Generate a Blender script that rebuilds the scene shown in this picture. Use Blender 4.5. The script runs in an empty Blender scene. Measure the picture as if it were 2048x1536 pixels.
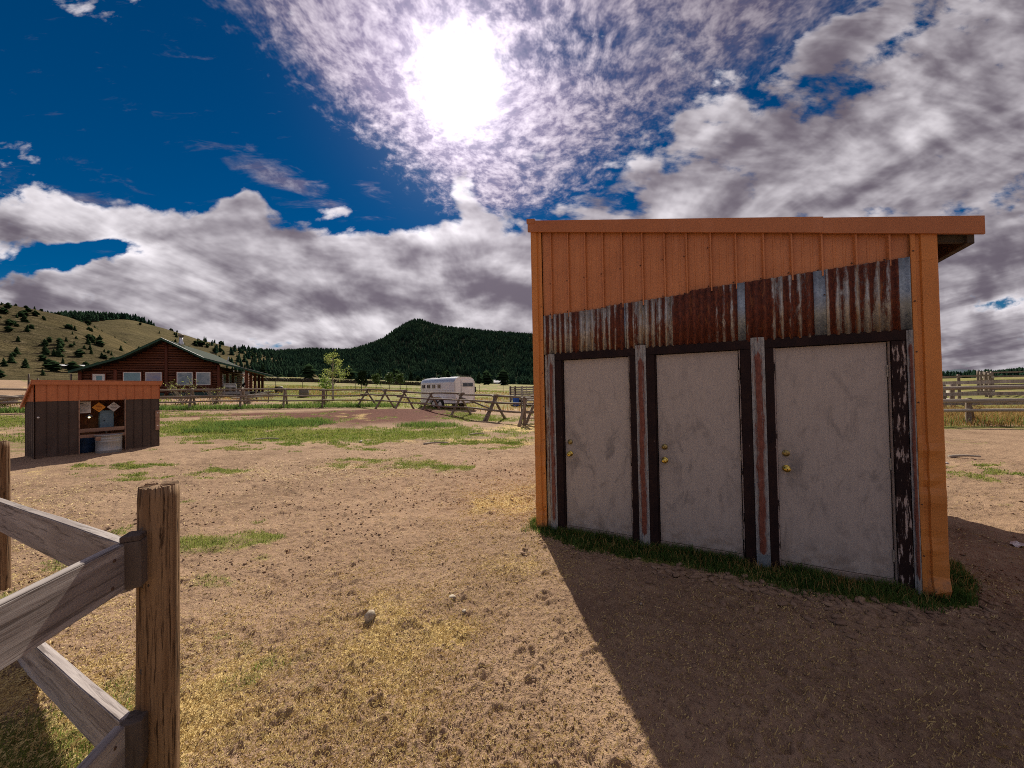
import bpy, bmesh, math, random
import numpy as np
from mathutils import Vector, Matrix
random.seed(7)
rng = np.random.default_rng(7)
scene = bpy.context.scene
col = scene.collection
rad = math.radians

# ---------------------------------------------------------------- camera
EYE = 1.78
PITCH, ROLL = rad(0.87), rad(1.1)
SUN_DIR = Vector((-0.0962, 0.7610, 0.6416)).normalized()       # towards the sun
cam_data = bpy.data.cameras.new('camera')
cam_data.sensor_width = 36.0
cam_data.lens = 740.0 / 2048.0 * 36.0
cam_data.clip_start, cam_data.clip_end = 0.05, 40000
cam = bpy.data.objects.new('camera', cam_data)
col.objects.link(cam)
_f = Vector((0, math.cos(PITCH), math.sin(PITCH)))
_u = Vector((0, -math.sin(PITCH), math.cos(PITCH)))
_x = Vector((1, 0, 0))
_up = math.cos(ROLL) * _u + math.sin(ROLL) * _x
_rt = math.cos(ROLL) * _x - math.sin(ROLL) * _u
M = Matrix((( _rt.x, _up.x, -_f.x, 0), (_rt.y, _up.y, -_f.y, 0), (_rt.z, _up.z, -_f.z, EYE), (0, 0, 0, 1)))
cam.matrix_world = M
scene.camera = cam
scene.view_settings.view_transform = 'Standard'
scene.view_settings.look = 'None'
scene.view_settings.gamma = 1
scene.view_settings.exposure = 0.45
scene.render.engine = 'CYCLES'
scene.cycles.max_bounces = 4
scene.cycles.diffuse_bounces = 2
scene.cycles.glossy_bounces = 2
scene.cycles.filter_width = 1.0
scene.cycles.transparent_max_bounces = 8
scene.cycles.use_denoising = False

# ---------------------------------------------------------------- shader node helper
class S:
    """A shader socket with arithmetic."""
    def __init__(self, nt, sock): self.nt, self.s = nt, sock
    def _m(self, op, *a, clamp=False):
        n = self.nt.nodes.new('ShaderNodeMath'); n.operation = op; n.use_clamp = clamp
        for i, v in enumerate((self,) + a):
            if isinstance(v, S): self.nt.links.new(v.s, n.inputs[i])
            else: n.inputs[i].default_value = v
        return S(self.nt, n.outputs[0])
    def __add__(self, o): return self._m('ADD', o)
    __radd__ = __add__
    def __mul__(self, o): return self._m('MULTIPLY', o)
    __rmul__ = __mul__
    def __sub__(self, o): return self._m('SUBTRACT', o)
    def __rsub__(self, o): return (self * -1.0) + o
    def __truediv__(self, o): return self._m('DIVIDE', o)
    def pow(self, o): return self._m('POWER', o)
    def exp(self): return self._m('EXPONENT')
    def max(self, o): return self._m('MAXIMUM', o)
    def min(self, o): return self._m('MINIMUM', o)
    def abs(self): return self._m('ABSOLUTE')
    def clamp(self): return self._m('ADD', 0.0, clamp=True)
    def step(self, a, b, lo=0.0, hi=1.0):
        n = self.nt.nodes.new('ShaderNodeMapRange'); n.interpolation_type = 'SMOOTHSTEP'
        self.nt.links.new(self.s, n.inputs[0])
        n.inputs[1].default_value, n.inputs[2].default_value = a, b
        n.inputs[3].default_value, n.inputs[4].default_value = lo, hi
        return S(self.nt, n.outputs[0])

def link(nt, a, b): nt.links.new(a.s if isinstance(a, S) else a, b)
def combine(nt, x, y, z=0.0):
    n = nt.nodes.new('ShaderNodeCombineXYZ')
    for i, v in enumerate((x, y, z)):
        if isinstance(v, S): link(nt, v, n.inputs[i])
        else: n.inputs[i].default_value = v
    return n.outputs[0]
def noise(nt, vec, scale, detail=6, rough=0.55, dist=0.0, lac=2.0, out=0, w=None):
    n = nt.nodes.new('ShaderNodeTexNoise')
    n.inputs['Scale'].default_value = scale; n.inputs['Detail'].default_value = detail
    n.inputs['Roughness'].default_value = rough; n.inputs['Distortion'].default_value = dist
    n.inputs['Lacunarity'].default_value = lac
    if vec is not None: nt.links.new(vec, n.inputs['Vector'])
    return S(nt, n.outputs[out])
def mixc(nt, fac, a, b, blend='MIX'):
    n = nt.nodes.new('ShaderNodeMix'); n.data_type = 'RGBA'; n.blend_type = blend
    if isinstance(fac, S): link(nt, fac, n.inputs[0])
    else: n.inputs[0].default_value = fac
    for i, v in ((6, a), (7, b)):
        if isinstance(v, (tuple, list)): n.inputs[i].default_value = (*v[:3], 1)
        else: link(nt, v, n.inputs[i])
    return n.outputs[2]

# ---------------------------------------------------------------- sky
def build_world():
    world = bpy.data.worlds.new('World'); scene.world = world; world.use_nodes = True
    nt = world.node_tree; nt.nodes.clear()
    out = nt.nodes.new('ShaderNodeOutputWorld'); bg = nt.nodes.new('ShaderNodeBackground')
    nt.links.new(bg.outputs[0], out.inputs[0])
    sky = nt.nodes.new('ShaderNodeTexSky'); sky.sky_type = 'NISHITA'; sky.sun_disc = False
    sky.sun_elevation = math.asin(SUN_DIR.z)
    sky.sun_rotation = math.atan2(SUN_DIR.x, SUN_DIR.y)
    sky.altitude = 1600; sky.dust_density = 0.3; sky.ozone_density = 3.0; sky.air_density = 1.0
    gam = nt.nodes.new('ShaderNodeGamma'); gam.inputs[1].default_value = 1.0
    nt.links.new(sky.outputs[0], gam.inputs[0])
    hs = nt.nodes.new('ShaderNodeHueSaturation')
    hs.inputs['Saturation'].default_value = 1.55; hs.inputs['Value'].default_value = 0.036
    nt.links.new(gam.outputs[0], hs.inputs['Color'])
    blue = mixc(nt, 1.0, hs.outputs[0], (0.72, 0.95, 1.0), 'MULTIPLY')
    tc = nt.nodes.new('ShaderNodeTexCoord')
    sep = nt.nodes.new('ShaderNodeSeparateXYZ'); nt.links.new(tc.outputs['Generated'], sep.inputs[0])
    dx, dy, dz = (S(nt, sep.outputs[i]) for i in range(3))
    yy = dy.max(0.16)
    u, v = dx / yy, dz / yy                                    # bearings of a direction: across, up
    # cosine of the angle to the sun
    dp = nt.nodes.new('ShaderNodeVectorMath'); dp.operation = 'DOT_PRODUCT'
    nt.links.new(tc.outputs['Generated'], dp.inputs[0]); dp.inputs[1].default_value = SUN_DIR
    cs = S(nt, dp.outputs['Value']).max(0.0)

    def blob(cu, cv, ru, rv, ang=0.0, U=u, V=v):
        c, s = math.cos(ang), math.sin(ang)
        a = (U - cu); b = (V - cv)
        p = (a * c + b * s) / ru; q = (b * c - a * s) / rv
        return ((p * p + q * q) * -1.0).exp()
    def px(x, y): return (x - 1024) / 740.0 - 0.019 * (779 - y) / 740.0 * -1, (779 - 0.0192 * (x - 1024) - y) / 740.0
    def pblob(x, y, rx, ry, ang=0.0, U=u, V=v):
        cu, cv = px(x, y)
        return blob(cu, cv, rx / 740.0, ry / 740.0, rad(ang), U, V)
    def side(x0, y0, x1, y1, w, U=u, V=v):
        """0..1 across the line from (x0,y0) to (x1,y1); 1 on its right-hand side."""
        a, b = px(x0, y0), px(x1, y1)
        ex, ey = b[0] - a[0], b[1] - a[1]; L = math.hypot(ex, ey)
        nx, ny = ey / L, -ex / L
        d = (U - a[0]) * nx + (V - a[1]) * ny
        return d.step(-w / 740.0, w / 740.0)

    # ---- lower cloud deck: billows, thick cores grey, thin sunward rims white
    wc = nt.nodes.new('ShaderNodeSeparateColor')
    link(nt, noise(nt, combine(nt, u, v * 1.3, 7.0), 3.6, 3, 0.55, out=1), wc.inputs[0])
    wu, wv_ = (S(nt, wc.outputs[0]) - 0.5), (S(nt, wc.outputs[1]) - 0.5)
    low_w = v.step(0.50, 0.22) * 0.28
    def billow(U, V, X, Z):
        """Cloud texture: a flat deck seen in perspective blended with upright billows."""
        zz = (Z.max(0.0) + 0.16)
        n1 = noise(nt, combine(nt, X / zz, (dy / zz) * 0.40, 0.0), 1.15, 7, 0.55, 0.3)
        n2 = noise(nt, combine(nt, U, V * 1.75, 3.3), 3.4, 6.5, 0.60, 0.2)
        vo = nt.nodes.new('ShaderNodeTexVoronoi'); vo.voronoi_dimensions = '2D'; vo.feature = 'F1'; vo.inputs['Scale'].default_value = 9.0
        vo.inputs['Detail'].default_value = 2.0; vo.inputs['Roughness'].default_value = 0.55
        vo.normalize = True
        nt.links.new(combine(nt, U + wu * 0.10, V * 1.6 + wv_ * 0.10, 1.0), vo.inputs['Vector'])
        puff = S(nt, vo.outputs['Distance']) * -1.0 + 0.36
        return (n1 * (low_w * -1.0 + 0.52) + n2 * (low_w + 0.48) - 0.5) * 1.65 + puff * 0.20
    def coverage(U, V):
        U, V = U + wu * 0.20, V + wv_ * 0.13
        bias = side(1010, 470, 1705, -10, 70, U, V) * 0.200                 # bank on the right
        bias = bias + V.step(0.47, 0.31) * 0.165 * U.step(1.2, 0.2, 0.75, 1.0)   # band low in the sky
        bias = bias + pblob(160, 440, 420, 48, -6, U, V) * 0.190            # pale bar at the left
        bias = bias + pblob(620, 520, 420, 55, 0, U, V) * 0.090
        bias = bias + pblob(476, 402, 52, 36, 20, U, V) * 0.260
        bias = bias + pblob(1000, 560, 300, 90, 0, U, V) * 0.10
        bias = bias + pblob(668, 414, 52, 17, -8, U, V) * 0.23
        bias = bias + pblob(800, 470, 80, 40, 10, U, V) * 0.16
        bias = bias + pblob(955, 440, 55, 50, 0, U, V) * 0.16
        bias = bias + pblob(930, 350, 62, 60, 0, U, V) * 0.12
        bias = bias + pblob(300, 620, 380, 60, 0, U, V) * 0.14 + pblob(700, 560, 300, 60, 0, U, V) * 0.05
        bias = bias + pblob(1700, 60, 110, 60, 30, U, V) * 0.10
        bias = bias - pblob(330, 200, 430, 190, -8, U, V) * 0.32 - pblob(700, 330, 170, 80, -30, U, V) * 0.10 - pblob(1100, 200, 260, 200, 0, U, V) * 0.10
        bias = bias - pblob(1830, 60, 150, 30, 24, U, V) * 0.13
        bias = bias - pblob(170, 508, 150, 22, 7, U, V) * 0.40
        bias = bias - pblob(20, 505, 60, 16, 0, U, V) * 0.12
        bias = bias - pblob(1930, 690, 90, 14, 3, U, V) * 0.16
        bias = bias - pblob(1920, 628, 80, 12, 10, U, V) * 0.12
        bias = bias - pblob(1010, 430, 30, 60, 10, U, V) * 0.06
        bias = bias - pblob(820, 430, 30, 26, 10, U, V) * 0.05
        bias = bias + (dy * -1.0).step(-0.1, 0.6) * 0.09                    # broken deck behind
        return bias - 0.055
    cov = coverage(u, v)
    d0 = billow(u, v, dx, dz) + cov
    # the same field a little nearer the sun: how much cloud the light crosses
    su, sv = SUN_DIR.x / SUN_DIR.y, SUN_DIR.z / SUN_DIR.y
    ou, ov = (u * -1.0 + su), (v * -1.0 + sv)
    ol = (ou * ou + ov * ov + 0.02).pow(0.5)
    k = 0.075
    u1, v1 = u + ou / ol * k, v + ov / ol * k
    def body(U, V, X, Z):                                      # the broad masses only
        zz = Z.max(0.0) + 0.20
        a = noise(nt, combine(nt, U + V * 0.35, V * 2.1, 3.3), 2.6, 4.5, 0.54, 0.3)
        b = noise(nt, combine(nt, X / zz, (dy / zz) * 0.45, 6.0), 1.9, 5.5, 0.60, 0.3)
        return a * 0.55 + b * 0.45
    b0, b1 = body(u, v, dx, dz), body(u1, v1, dx + ou / ol * k * 0.7, dz + ov / ol * k * 0.7)
    k2 = 0.034
    u2, v2 = u + ou / ol * k2, v + ov / ol * k2
    def crest(U, V): return noise(nt, combine(nt, U, V * 1.75, 3.3), 4.4, 4.5, 0.52, 0.2)
    fine = (crest(u, v) - crest(u2, v2)) * 1.15
    alpha = d0.step(0.0, 0.10)
    thick = d0.max(0.0) * 1.5 + (b1 - 0.42).max(0.0) * 0.45
    thick = thick + side(1090, 470, 1800, -10, 130) * v.step(0.2, 0.45) * 0.34
    thin = (thick * -7.0).exp()
    relief = (b0 - b1) * 5.4
    lum = (thin * 0.95 + relief * (thin * 0.6 + 0.6) + (d0 - cov) * 0.8 + fine + 0.05)
    near = cs.pow(9.0)
    nearer = cs.pow(40.0); near2 = cs.pow(22.0)
    lum = lum.step(-0.34, 1.06)
    lowlit = mixc(nt, lum, (0.150, 0.126, 0.160), (1.0, 0.945, 0.99))
    glowk = near * 0.45 + 0.85 + nearer * 0.5
    low = mixc(nt, 1.0, lowlit, combine(nt, glowk, glowk, glowk), 'MULTIPLY')
    # ---- high mackerel sky around the sun
    zz = dz.max(0.0) + 0.22
    pv = combine(nt, dx / zz, dy / zz, 1.0)
    warp = noise(nt, pv, 3.0, 3, 0.5, 0.0, out=1)
    wv = nt.nodes.new('ShaderNodeVectorMath'); wv.operation = 'MULTIPLY_ADD'
    link(nt, warp, wv.inputs[0]); wv.inputs[1].default_value = (0.12, 0.12, 0.12); nt.links.new(pv, wv.inputs[2])
    c1 = noise(nt, wv.outputs[0], 26.0, 3.5, 0.66, 0.0)
    c2 = noise(nt, pv, 3.2, 5, 0.6, 0.6)
    reg = side(880, 420, 400, -20, 120)
    reg = reg * side(1010, 470, 1705, -10, 200).step(0.0, 1.0, 1.0, 0.35)
    reg = reg * v.step(0.38, 0.52)
    hi = (c1 * 0.62 + c2 * 0.38 - 0.5) * 1.55 + reg * 1.02 - 0.62 + pblob(760, 150, 330, 220) * 0.16 - pblob(1180, 60, 210, 120) * 0.20 - pblob(1330, 60, 160, 60) * 0.12
    # wisps in the blue
    wn = noise(nt, combine(nt, u * 1.0 + v * 0.7, v * 3.4, 5.0), 7.0, 5, 0.62, 0.5)
    wis = pblob(560, 355, 170, 26, -27) * 0.85 + pblob(745, 370, 70, 14, -20) * 0.45 + pblob(120, 400, 260, 50, -8) * 0.6 + pblob(480, 330, 70, 30, -20) * 0.25
    hw = (wn - 0.60 + wis * 0.34).step(0.0, 0.34) * 0.62
    ha = hi.step(-0.12, 0.50) * 0.92
    ha = ha.max(hw)
    hk = near * 0.18 + near2 * 0.42 + 0.36 + nearer * 0.50
    hcol = mixc(nt, (c1 - 0.40) * 2.9, (0.33, 0.27, 0.40), (0.95, 0.84, 0.95))
    high = mixc(nt, 1.0, hcol, combine(nt, hk, hk, hk), 'MULTIPLY')
    c = mixc(nt, ha.clamp(), blue, high)
    c = mixc(nt, alpha, c, low)
    # the sun burning through thin cloud
    au = cs.pow(520.0) * 2.4 + cs.pow(60.0) * 0.10 + cs.pow(2500.0) * 6.0
    c = mixc(nt, 1.0, c, mixc(nt, 1.0, combine(nt, au, au, au), (1.0, 0.95, 0.94), 'MULTIPLY'), 'ADD')
    nt.links.new(c, bg.inputs[0])
    bg.inputs[1].default_value = SKY_STRENGTH
    world.cycles.sampling_method = 'MANUAL'; world.cycles.sample_map_resolution = 512
SKY_STRENGTH = 0.82
build_world()

sun_data = bpy.data.lights.new('sun', 'SUN')
sun_data.energy = 5.0; sun_data.angle = rad(0.53); sun_data.color = (1.0, 0.92, 0.76)
sun = bpy.data.objects.new('sun', sun_data); col.objects.link(sun)
sun.rotation_euler = (-SUN_DIR).to_track_quat('-Z', 'Y').to_euler()

# ---------------------------------------------------------------- materials
MATS = {}
def new_mat(name):
    m = bpy.data.materials.new(name); m.use_nodes = True
    nt = m.node_tree; b = nt.nodes['Principled BSDF']
    MATS[name] = m
    return m, nt, b
def coords(nt, scale=(1, 1, 1), kind='Object', loc=(0, 0, 0)):
    tc = nt.nodes.new('ShaderNodeTexCoord'); mp = nt.nodes.new('ShaderNodeMapping')
    mp.inputs['Scale'].default_value = scale; mp.inputs['Location'].default_value = loc
    nt.links.new(tc.outputs[kind], mp.inputs[0])
    return mp.outputs[0]
def bump(nt, b, h, strength=0.3, dist=0.01):
    n = nt.nodes.new('ShaderNodeBump'); n.inputs['Strength'].default_value = strength
    n.inputs['Distance'].default_value = dist
    link(nt, h, n.inputs['Height']); nt.links.new(n.outputs[0], b.inputs['Normal'])
def obj_random(nt):
    n = nt.nodes.new('ShaderNodeObjectInfo'); return S(nt, n.outputs['Random'])
def simple(name, c1, c2=None, scale=8, detail=5, rough=0.7, stretch=(1, 1, 1), bmp=0.15, bdist=0.005, metal=0.0, spec=0.3, vary=0.0, lo=0.35, hi=0.65):
    m, nt, b = new_mat(name)
    c2 = c2 or tuple(x * 0.8 for x in c1)
    v = coords(nt, stretch)
    n = noise(nt, v, scale, detail, 0.6)
    c = mixc(nt, n.step(lo, hi), c1, c2)
    if vary:
        r = obj_random(nt) * vary + (1 - vary / 2)
        c = mixc(nt, 1.0, c, combine(nt, r, r, r), 'MULTIPLY')
    nt.links.new(c, b.inputs['Base Color'])
    b.inputs['Roughness'].default_value = rough; b.inputs['Metallic'].default_value = metal
    b.inputs['Specular IOR Level'].default_value = spec
    if bmp: bump(nt, b, n, bmp, bdist)
    return m

def wood(name, c1, c2, c3, grain=38, axis=2, rough=0.8, bmp=0.5, knots=0.0, spec=0.2, crack=0.6):
    """Weathered timber: grain runs along one local axis."""
    m, nt, b = new_mat(name)
    st = [1, 1, 1]; st[axis] = 0.05
    v = coords(nt, tuple(st))
    tcr = obj_random(nt)
    off = nt.nodes.new('ShaderNodeVectorMath'); off.operation = 'ADD'
    nt.links.new(v, off.inputs[0]); nt.links.new(combine(nt, tcr * 9.0, tcr * 5.0, tcr * 7.0), off.inputs[1])
    v = off.outputs[0]
    g = noise(nt, v, grain, 8, 0.65, 0.6)
    g2 = noise(nt, v, grain * 0.16, 4, 0.55, 0.8)
    c = mixc(nt, g2.step(0.35, 0.68), c1, c2)
    c = mixc(nt, g.step(0.36, 0.50, crack, 0.0), c, c3)
    r = tcr * 0.3 + 0.85
    c = mixc(nt, 1.0, c, combine(nt, r, r, r), 'MULTIPLY')
    nt.links.new(c, b.inputs['Base Color'])
    b.inputs['Roughness'].default_value = rough; b.inputs['Specular IOR Level'].default_value = spec
    bump(nt, b, g * 0.7 + g2 * 0.5, bmp, 0.006)
    return m

def paint_metal(name, c, c2, rough=0.42):
    m, nt, b = new_mat(name)
    v = coords(nt)
    n = noise(nt, v, 2.2, 6, 0.6); f = noise(nt, coords(nt, (1, 1, 0.12)), 26, 5, 0.6)
    cc = mixc(nt, n.step(0.3, 0.7), c, c2)
    cc = mixc(nt, f.step(0.58, 0.78, 0.0, 0.25), cc, tuple(x * 0.62 for x in c))
    d = noise(nt, v, 60, 3, 0.6)
    cc = mixc(nt, d.step(0.68, 0.76, 0.0, 0.45), cc, tuple(x * 0.45 for x in c))
    tz = nt.nodes.new('ShaderNodeTexCoord'); sz = nt.nodes.new('ShaderNodeSeparateXYZ'); nt.links.new(tz.outputs['Object'], sz.inputs[0])
    sp = noise(nt, v, 22, 5, 0.7)
    cc = mixc(nt, (S(nt, sz.outputs[2]) * -1.6 + 0.62 + (sp - 0.5) * 1.5).step(0.25, 0.8, 0.0, 0.75), cc, (0.17, 0.11, 0.075))   # mud splashed up from the ground
    cc = mixc(nt, noise(nt, coords(nt, (1, 1, 0.25)), 5, 5, 0.65).step(0.5, 0.75, 0.0, 0.30), cc, tuple(min(1, x * 1.15 + .05) for x in c))   # dust and fading
    nt.links.new(cc, b.inputs['Base Color'])
    nt.links.new((n * 0.25 + (rough - 0.1)).s, b.inputs['Roughness'])
    b.inputs['Specular IOR Level'].default_value = 0.4
    bump(nt, b, n * 1.0 + d * 0.02, 0.25, 0.02)
    return m

ORANGE = paint_metal('orange_metal', (0.57, 0.220, 0.082), (0.47, 0.174, 0.065))
TRIM = paint_metal('orange_trim', (0.62, 0.232, 0.052), (0.52, 0.188, 0.042))
FASCIA = paint_metal('orange_fascia', (0.46, 0.165, 0.058), (0.40, 0.138, 0.048))
BROWN_METAL = paint_metal('brown_metal', (0.066, 0.044, 0.036), (0.050, 0.034, 0.029), 0.6)
SHED_ORANGE = paint_metal('shed_orange', (0.50, 0.172, 0.070), (0.42, 0.140, 0.058))

def rust_metal(name, amount, seed):
    m, nt, b = new_mat(name)
    v = coords(nt, (1, 1, 0.16), loc=(seed, 0, seed))
    col_ = noise(nt, coords(nt, (1, 0.02, 0.02), loc=(seed * 3.1, 0, 0)), 11.0, 3, 0.6)      # whole corrugations rust together
    st = noise(nt, v, 26, 7, 0.68, 0.6)
    sp = noise(nt, coords(nt, (1, 1, 0.55), loc=(seed, seed, 0)), 44, 6, 0.7)
    big = noise(nt, coords(nt, loc=(seed, 1, 2)), 1.7, 3, 0.5)
    wx = nt.nodes.new('ShaderNodeSeparateXYZ'); tcw = nt.nodes.new('ShaderNodeTexCoord'); nt.links.new(tcw.outputs['Object'], wx.inputs[0])
    wave = (S(nt, wx.outputs[0]) * (2 * math.pi / .0676))._m('COSINE')
    a = col_ * 1.9 + st * 1.1 + sp * 0.45 + big * 0.8 - 2.12 + amount + wave * 0.20  # wave term paints corrugation shading: rustier valleys, paler zinc ridges
    zinc = mixc(nt, sp.step(0.35, 0.65), (0.47, 0.45, 0.42), (0.29, 0.28, 0.27))
    zinc = mixc(nt, st.step(0.42, 0.64, 0.0, 0.8), zinc, (0.30, 0.215, 0.12))
    rust = mixc(nt, sp.step(0.38, 0.66), (0.070, 0.016, 0.009), (0.170, 0.038, 0.014))
    rust = mixc(nt, st.step(0.56, 0.70, 0.0, 0.8), rust, (0.33, 0.125, 0.040))
    f = a.step(-0.12, 0.16)
    nt.links.new(mixc(nt, f, zinc, rust), b.inputs['Base Color'])
    nt.links.new((f * 0.4 + 0.45).s, b.inputs['Roughness'])
    nt.links.new(((f * -1.0 + 1.0) * 0.45).s, b.inputs['Metallic'])
    bump(nt, b, sp * 0.6 + f * 0.4, 0.35, 0.003)
    return m
RUST = [rust_metal('rusty_corrugated_%d' % i, a, s) for i, (a, s) in enumerate(((-0.12, 1.3), (0.16, 4.1), (0.26, 7.7), (0.20, 2.9), (0.05, 5.5)))]
def galvanised(name, c1, c2, metal=0.6):
    m, nt, b = new_mat(name)
    vo = nt.nodes.new('ShaderNodeTexVoronoi'); vo.inputs['Scale'].default_value = 55
    nt.links.new(coords(nt), vo.inputs['Vector'])
    n = noise(nt, coords(nt, (1, 1, 0.4)), 9, 5, 0.6)
    w = nt.nodes.new('ShaderNodeSeparateColor'); nt.links.new(vo.outputs['Color'], w.inputs[0])
    c = mixc(nt, S(nt, w.outputs[0]), c1, c2)
    c = mixc(nt, n.step(0.5, 0.75, 0.0, 0.55), c, (0.30, 0.29, 0.28))
    nt.links.new(c, b.inputs['Base Color']); b.inputs['Metallic'].default_value = metal
    nt.links.new((n * 0.3 + 0.32).s, b.inputs['Roughness'])
    return m
ZINC = galvanised('galvanised', (0.30, 0.35, 0.40), (0.20, 0.24, 0.28))
TANKM = galvanised('tank_zinc', (0.40, 0.41, 0.42), (0.30, 0.31, 0.32), 0.35)
def strip_mat(name, seed, w):
    """Zinc batten with old red paint down its middle; local x runs across."""
    m, nt, b = new_mat(name)
    tc = nt.nodes.new('ShaderNodeTexCoord'); sp = nt.nodes.new('ShaderNodeSeparateXYZ')
    nt.links.new(tc.outputs['Object'], sp.inputs[0])
    x, z = S(nt, sp.outputs[0]), S(nt, sp.outputs[2])
    e = noise(nt, coords(nt, (1, 1, 0.14), loc=(seed, 0, seed)), 30, 7, 0.7, 0.4)
    f = noise(nt, coords(nt, (1, 1, 0.4), loc=(seed, 0, 3)), 40, 6, 0.7)
    d = (x.abs() / w) * 0.9 + (e - 0.5) * 1.5 + (f - 0.5) * 0.9 + z.step(2.05, 2.12, 0.0, 0.5) + z.step(0.20, 0.13, 0.0, 0.5) - 0.16
    red = mixc(nt, f.step(0.35, 0.65), (0.135, 0.036, 0.022), (0.215, 0.066, 0.042))
    zn = mixc(nt, f.step(0.4, 0.62), (0.34, 0.34, 0.335), (0.20, 0.20, 0.21))
    zn = mixc(nt, e.step(0.55, 0.70, 0.0, 0.7), zn, (0.20, 0.09, 0.04))
    nt.links.new(mixc(nt, d.step(0.12, 0.48), red, zn), b.inputs['Base Color'])
    b.inputs['Roughness'].default_value = 0.6; b.inputs['Metallic'].default_value = 0.1
    bump(nt, b, f, 0.2, 0.002)
    return m
def door_mat(name, seed):
    m, nt, b = new_mat(name)
    br = noise(nt, coords(nt, (1, 1, 0.05), loc=(seed, 0, 0)), 70, 5, 0.6)       # brush strokes
    sm = noise(nt, coords(nt, (1.7, 1, 0.9), loc=(seed, 0, seed * 2)), 4.2, 8, 0.68, 0.7)
    sc = noise(nt, coords(nt, (2.0, 1, 0.7), loc=(seed * 2, 0, seed)), 2.0, 10, 0.72, 1.6)
    fl = noise(nt, coords(nt, loc=(seed, 0, 9)), 70, 2, 0.5)
    tc = nt.nodes.new('ShaderNodeTexCoord'); sp = nt.nodes.new('ShaderNodeSeparateXYZ'); nt.links.new(tc.outputs['Object'], sp.inputs[0])
    z = S(nt, sp.outputs[2])
    mid = (((z - 0.95) * (z - 0.95)) * -1.6).exp()                                # hands and hooves mark the middle
    c = mixc(nt, br.step(0.35, 0.65), (0.440, 0.385, 0.352), (0.410, 0.356, 0.326))
    c = mixc(nt, (sm.step(0.47, 0.68) * (mid * 0.75 + 0.25)) * 0.6, c, (0.150, 0.134, 0.134))
    c = mixc(nt, ((sc - 0.5).abs().step(0.010, 0.0) * mid) * 0.3, c, (0.16, 0.148, 0.15))
    gk = noise(nt, coords(nt, loc=(seed, 2, 0)), 9, 5, 0.7)
    x_ = S(nt, sp.outputs[0])
    kn = (((x_ + 0.32) * (x_ + 0.32) * 60.0 + (z - 1.04) * (z - 1.04) * 22.0) * -1.0).exp()
    c = mixc(nt, kn * gk.step(0.3, 0.7) * 0.6, c, (0.13, 0.115, 0.11))
    c = mixc(nt, (z.step(0.45, 0.08) * gk.step(0.40, 0.62)) * 0.6, c, (0.20, 0.150, 0.118))
    c = mixc(nt, fl.step(0.775, 0.80) * 0.8, c, (0.72, 0.68, 0.63))
    nt.links.new(c, b.inputs['Base Color'])
    b.inputs['Roughness'].default_value = 0.55; b.inputs['Specular IOR Level'].default_value = 0.3
    bump(nt, b, br * 0.5 + sm * 0.4, 0.18, 0.004)
    return m
def chipped(name, chip, seed):
    """Dark brown paint flaking off pale wood; grain along local z."""
    m, nt, b = new_mat(name)
    g = noise(nt, coords(nt, (1, 1, 0.10), loc=(seed, 0, seed)), 60, 8, 0.7, 0.3)
    p = noise(nt, coords(nt, (1, 1, 0.6), loc=(0, seed, 0)), 9, 6, 0.65)
    f = (g * 0.75 + p * 0.5 - 0.76 + chip).step(0.0, 0.05)
    dark = mixc(nt, p.step(0.35, 0.65), (0.016, 0.009, 0.010), (0.028, 0.014, 0.013))
    nt.links.new(mixc(nt, f, dark, (0.42, 0.34, 0.31)), b.inputs['Base Color'])
    b.inputs['Roughness'].default_value = 0.7; b.inputs['Specular IOR Level'].default_value = 0.15
    bump(nt, b, g - f * 0.6, 0.4, 0.003)
    return m
FRAME = chipped('brown_frame', -0.035, 2.0)
FRAME_WORN = chipped('brown_frame_worn', 0.085, 6.0)
EDGE_WORN = chipped('frame_edge_worn', 0.20, 9.0)
SILL = simple('sill_board', (0.36, 0.29, 0.25), (0.28, 0.22, 0.19), 12, stretch=(0.3, 1, 1), rough=0.8)
BRASS = simple('brass', (0.72, 0.55, 0.14), (0.55, 0.40, 0.08), 30, metal=1.0, rough=0.22, bmp=0)
BRASS_DULL = simple('brass_dull', (0.42, 0.33, 0.13), (0.28, 0.22, 0.09), 60, metal=0.9, rough=0.4, bmp=0)
DARKHOLE = simple('keyway', (0.02, 0.02, 0.018), rough=0.6, bmp=0)
HINGE = simple('hinge', (0.40, 0.37, 0.33), (0.22, 0.20, 0.18), 40, metal=0.4, rough=0.5)
SCREW = simple('screw_head', (0.12, 0.060, 0.035), (0.07, 0.04, 0.03), 40, rough=0.5, bmp=0)
ROOF_UNDER = wood('roof_underside', (0.10, 0.085, 0.07), (0.07, 0.06, 0.05), (0.03, 0.025, 0.02), axis=0)

POST = wood('post_wood', (0.27, 0.17, 0.098), (0.135, 0.072, 0.036), (0.040, 0.020, 0.010), grain=85, axis=2, bmp=1.0, crack=0.95)
BOARD = wood('grey_board', (0.42, 0.375, 0.365), (0.235, 0.198, 0.192), (0.065, 0.048, 0.044), grain=52, axis=0, bmp=0.7, crack=0.65)
BLOCK = wood('block_wood', (0.115, 0.088, 0.075), (0.085, 0.062, 0.052), (0.035, 0.025, 0.02), grain=40, axis=2, bmp=0.5)
POLE = wood('pole_wood', (0.27, 0.215, 0.175), (0.19, 0.145, 0.115), (0.08, 0.055, 0.04), grain=22, axis=2, bmp=0.4, crack=0.5)
CORRAL = wood('corral_wood', (0.44, 0.40, 0.34), (0.28, 0.24, 0.20), (0.10, 0.075, 0.055), grain=20, axis=2, bmp=0.4, crack=0.5)
LOG = wood('house_log', (0.125, 0.044, 0.024), (0.075, 0.026, 0.016), (0.022, 0.009, 0.006), grain=8, axis=0, bmp=0.5, crack=0.5, rough=0.5)
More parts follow.
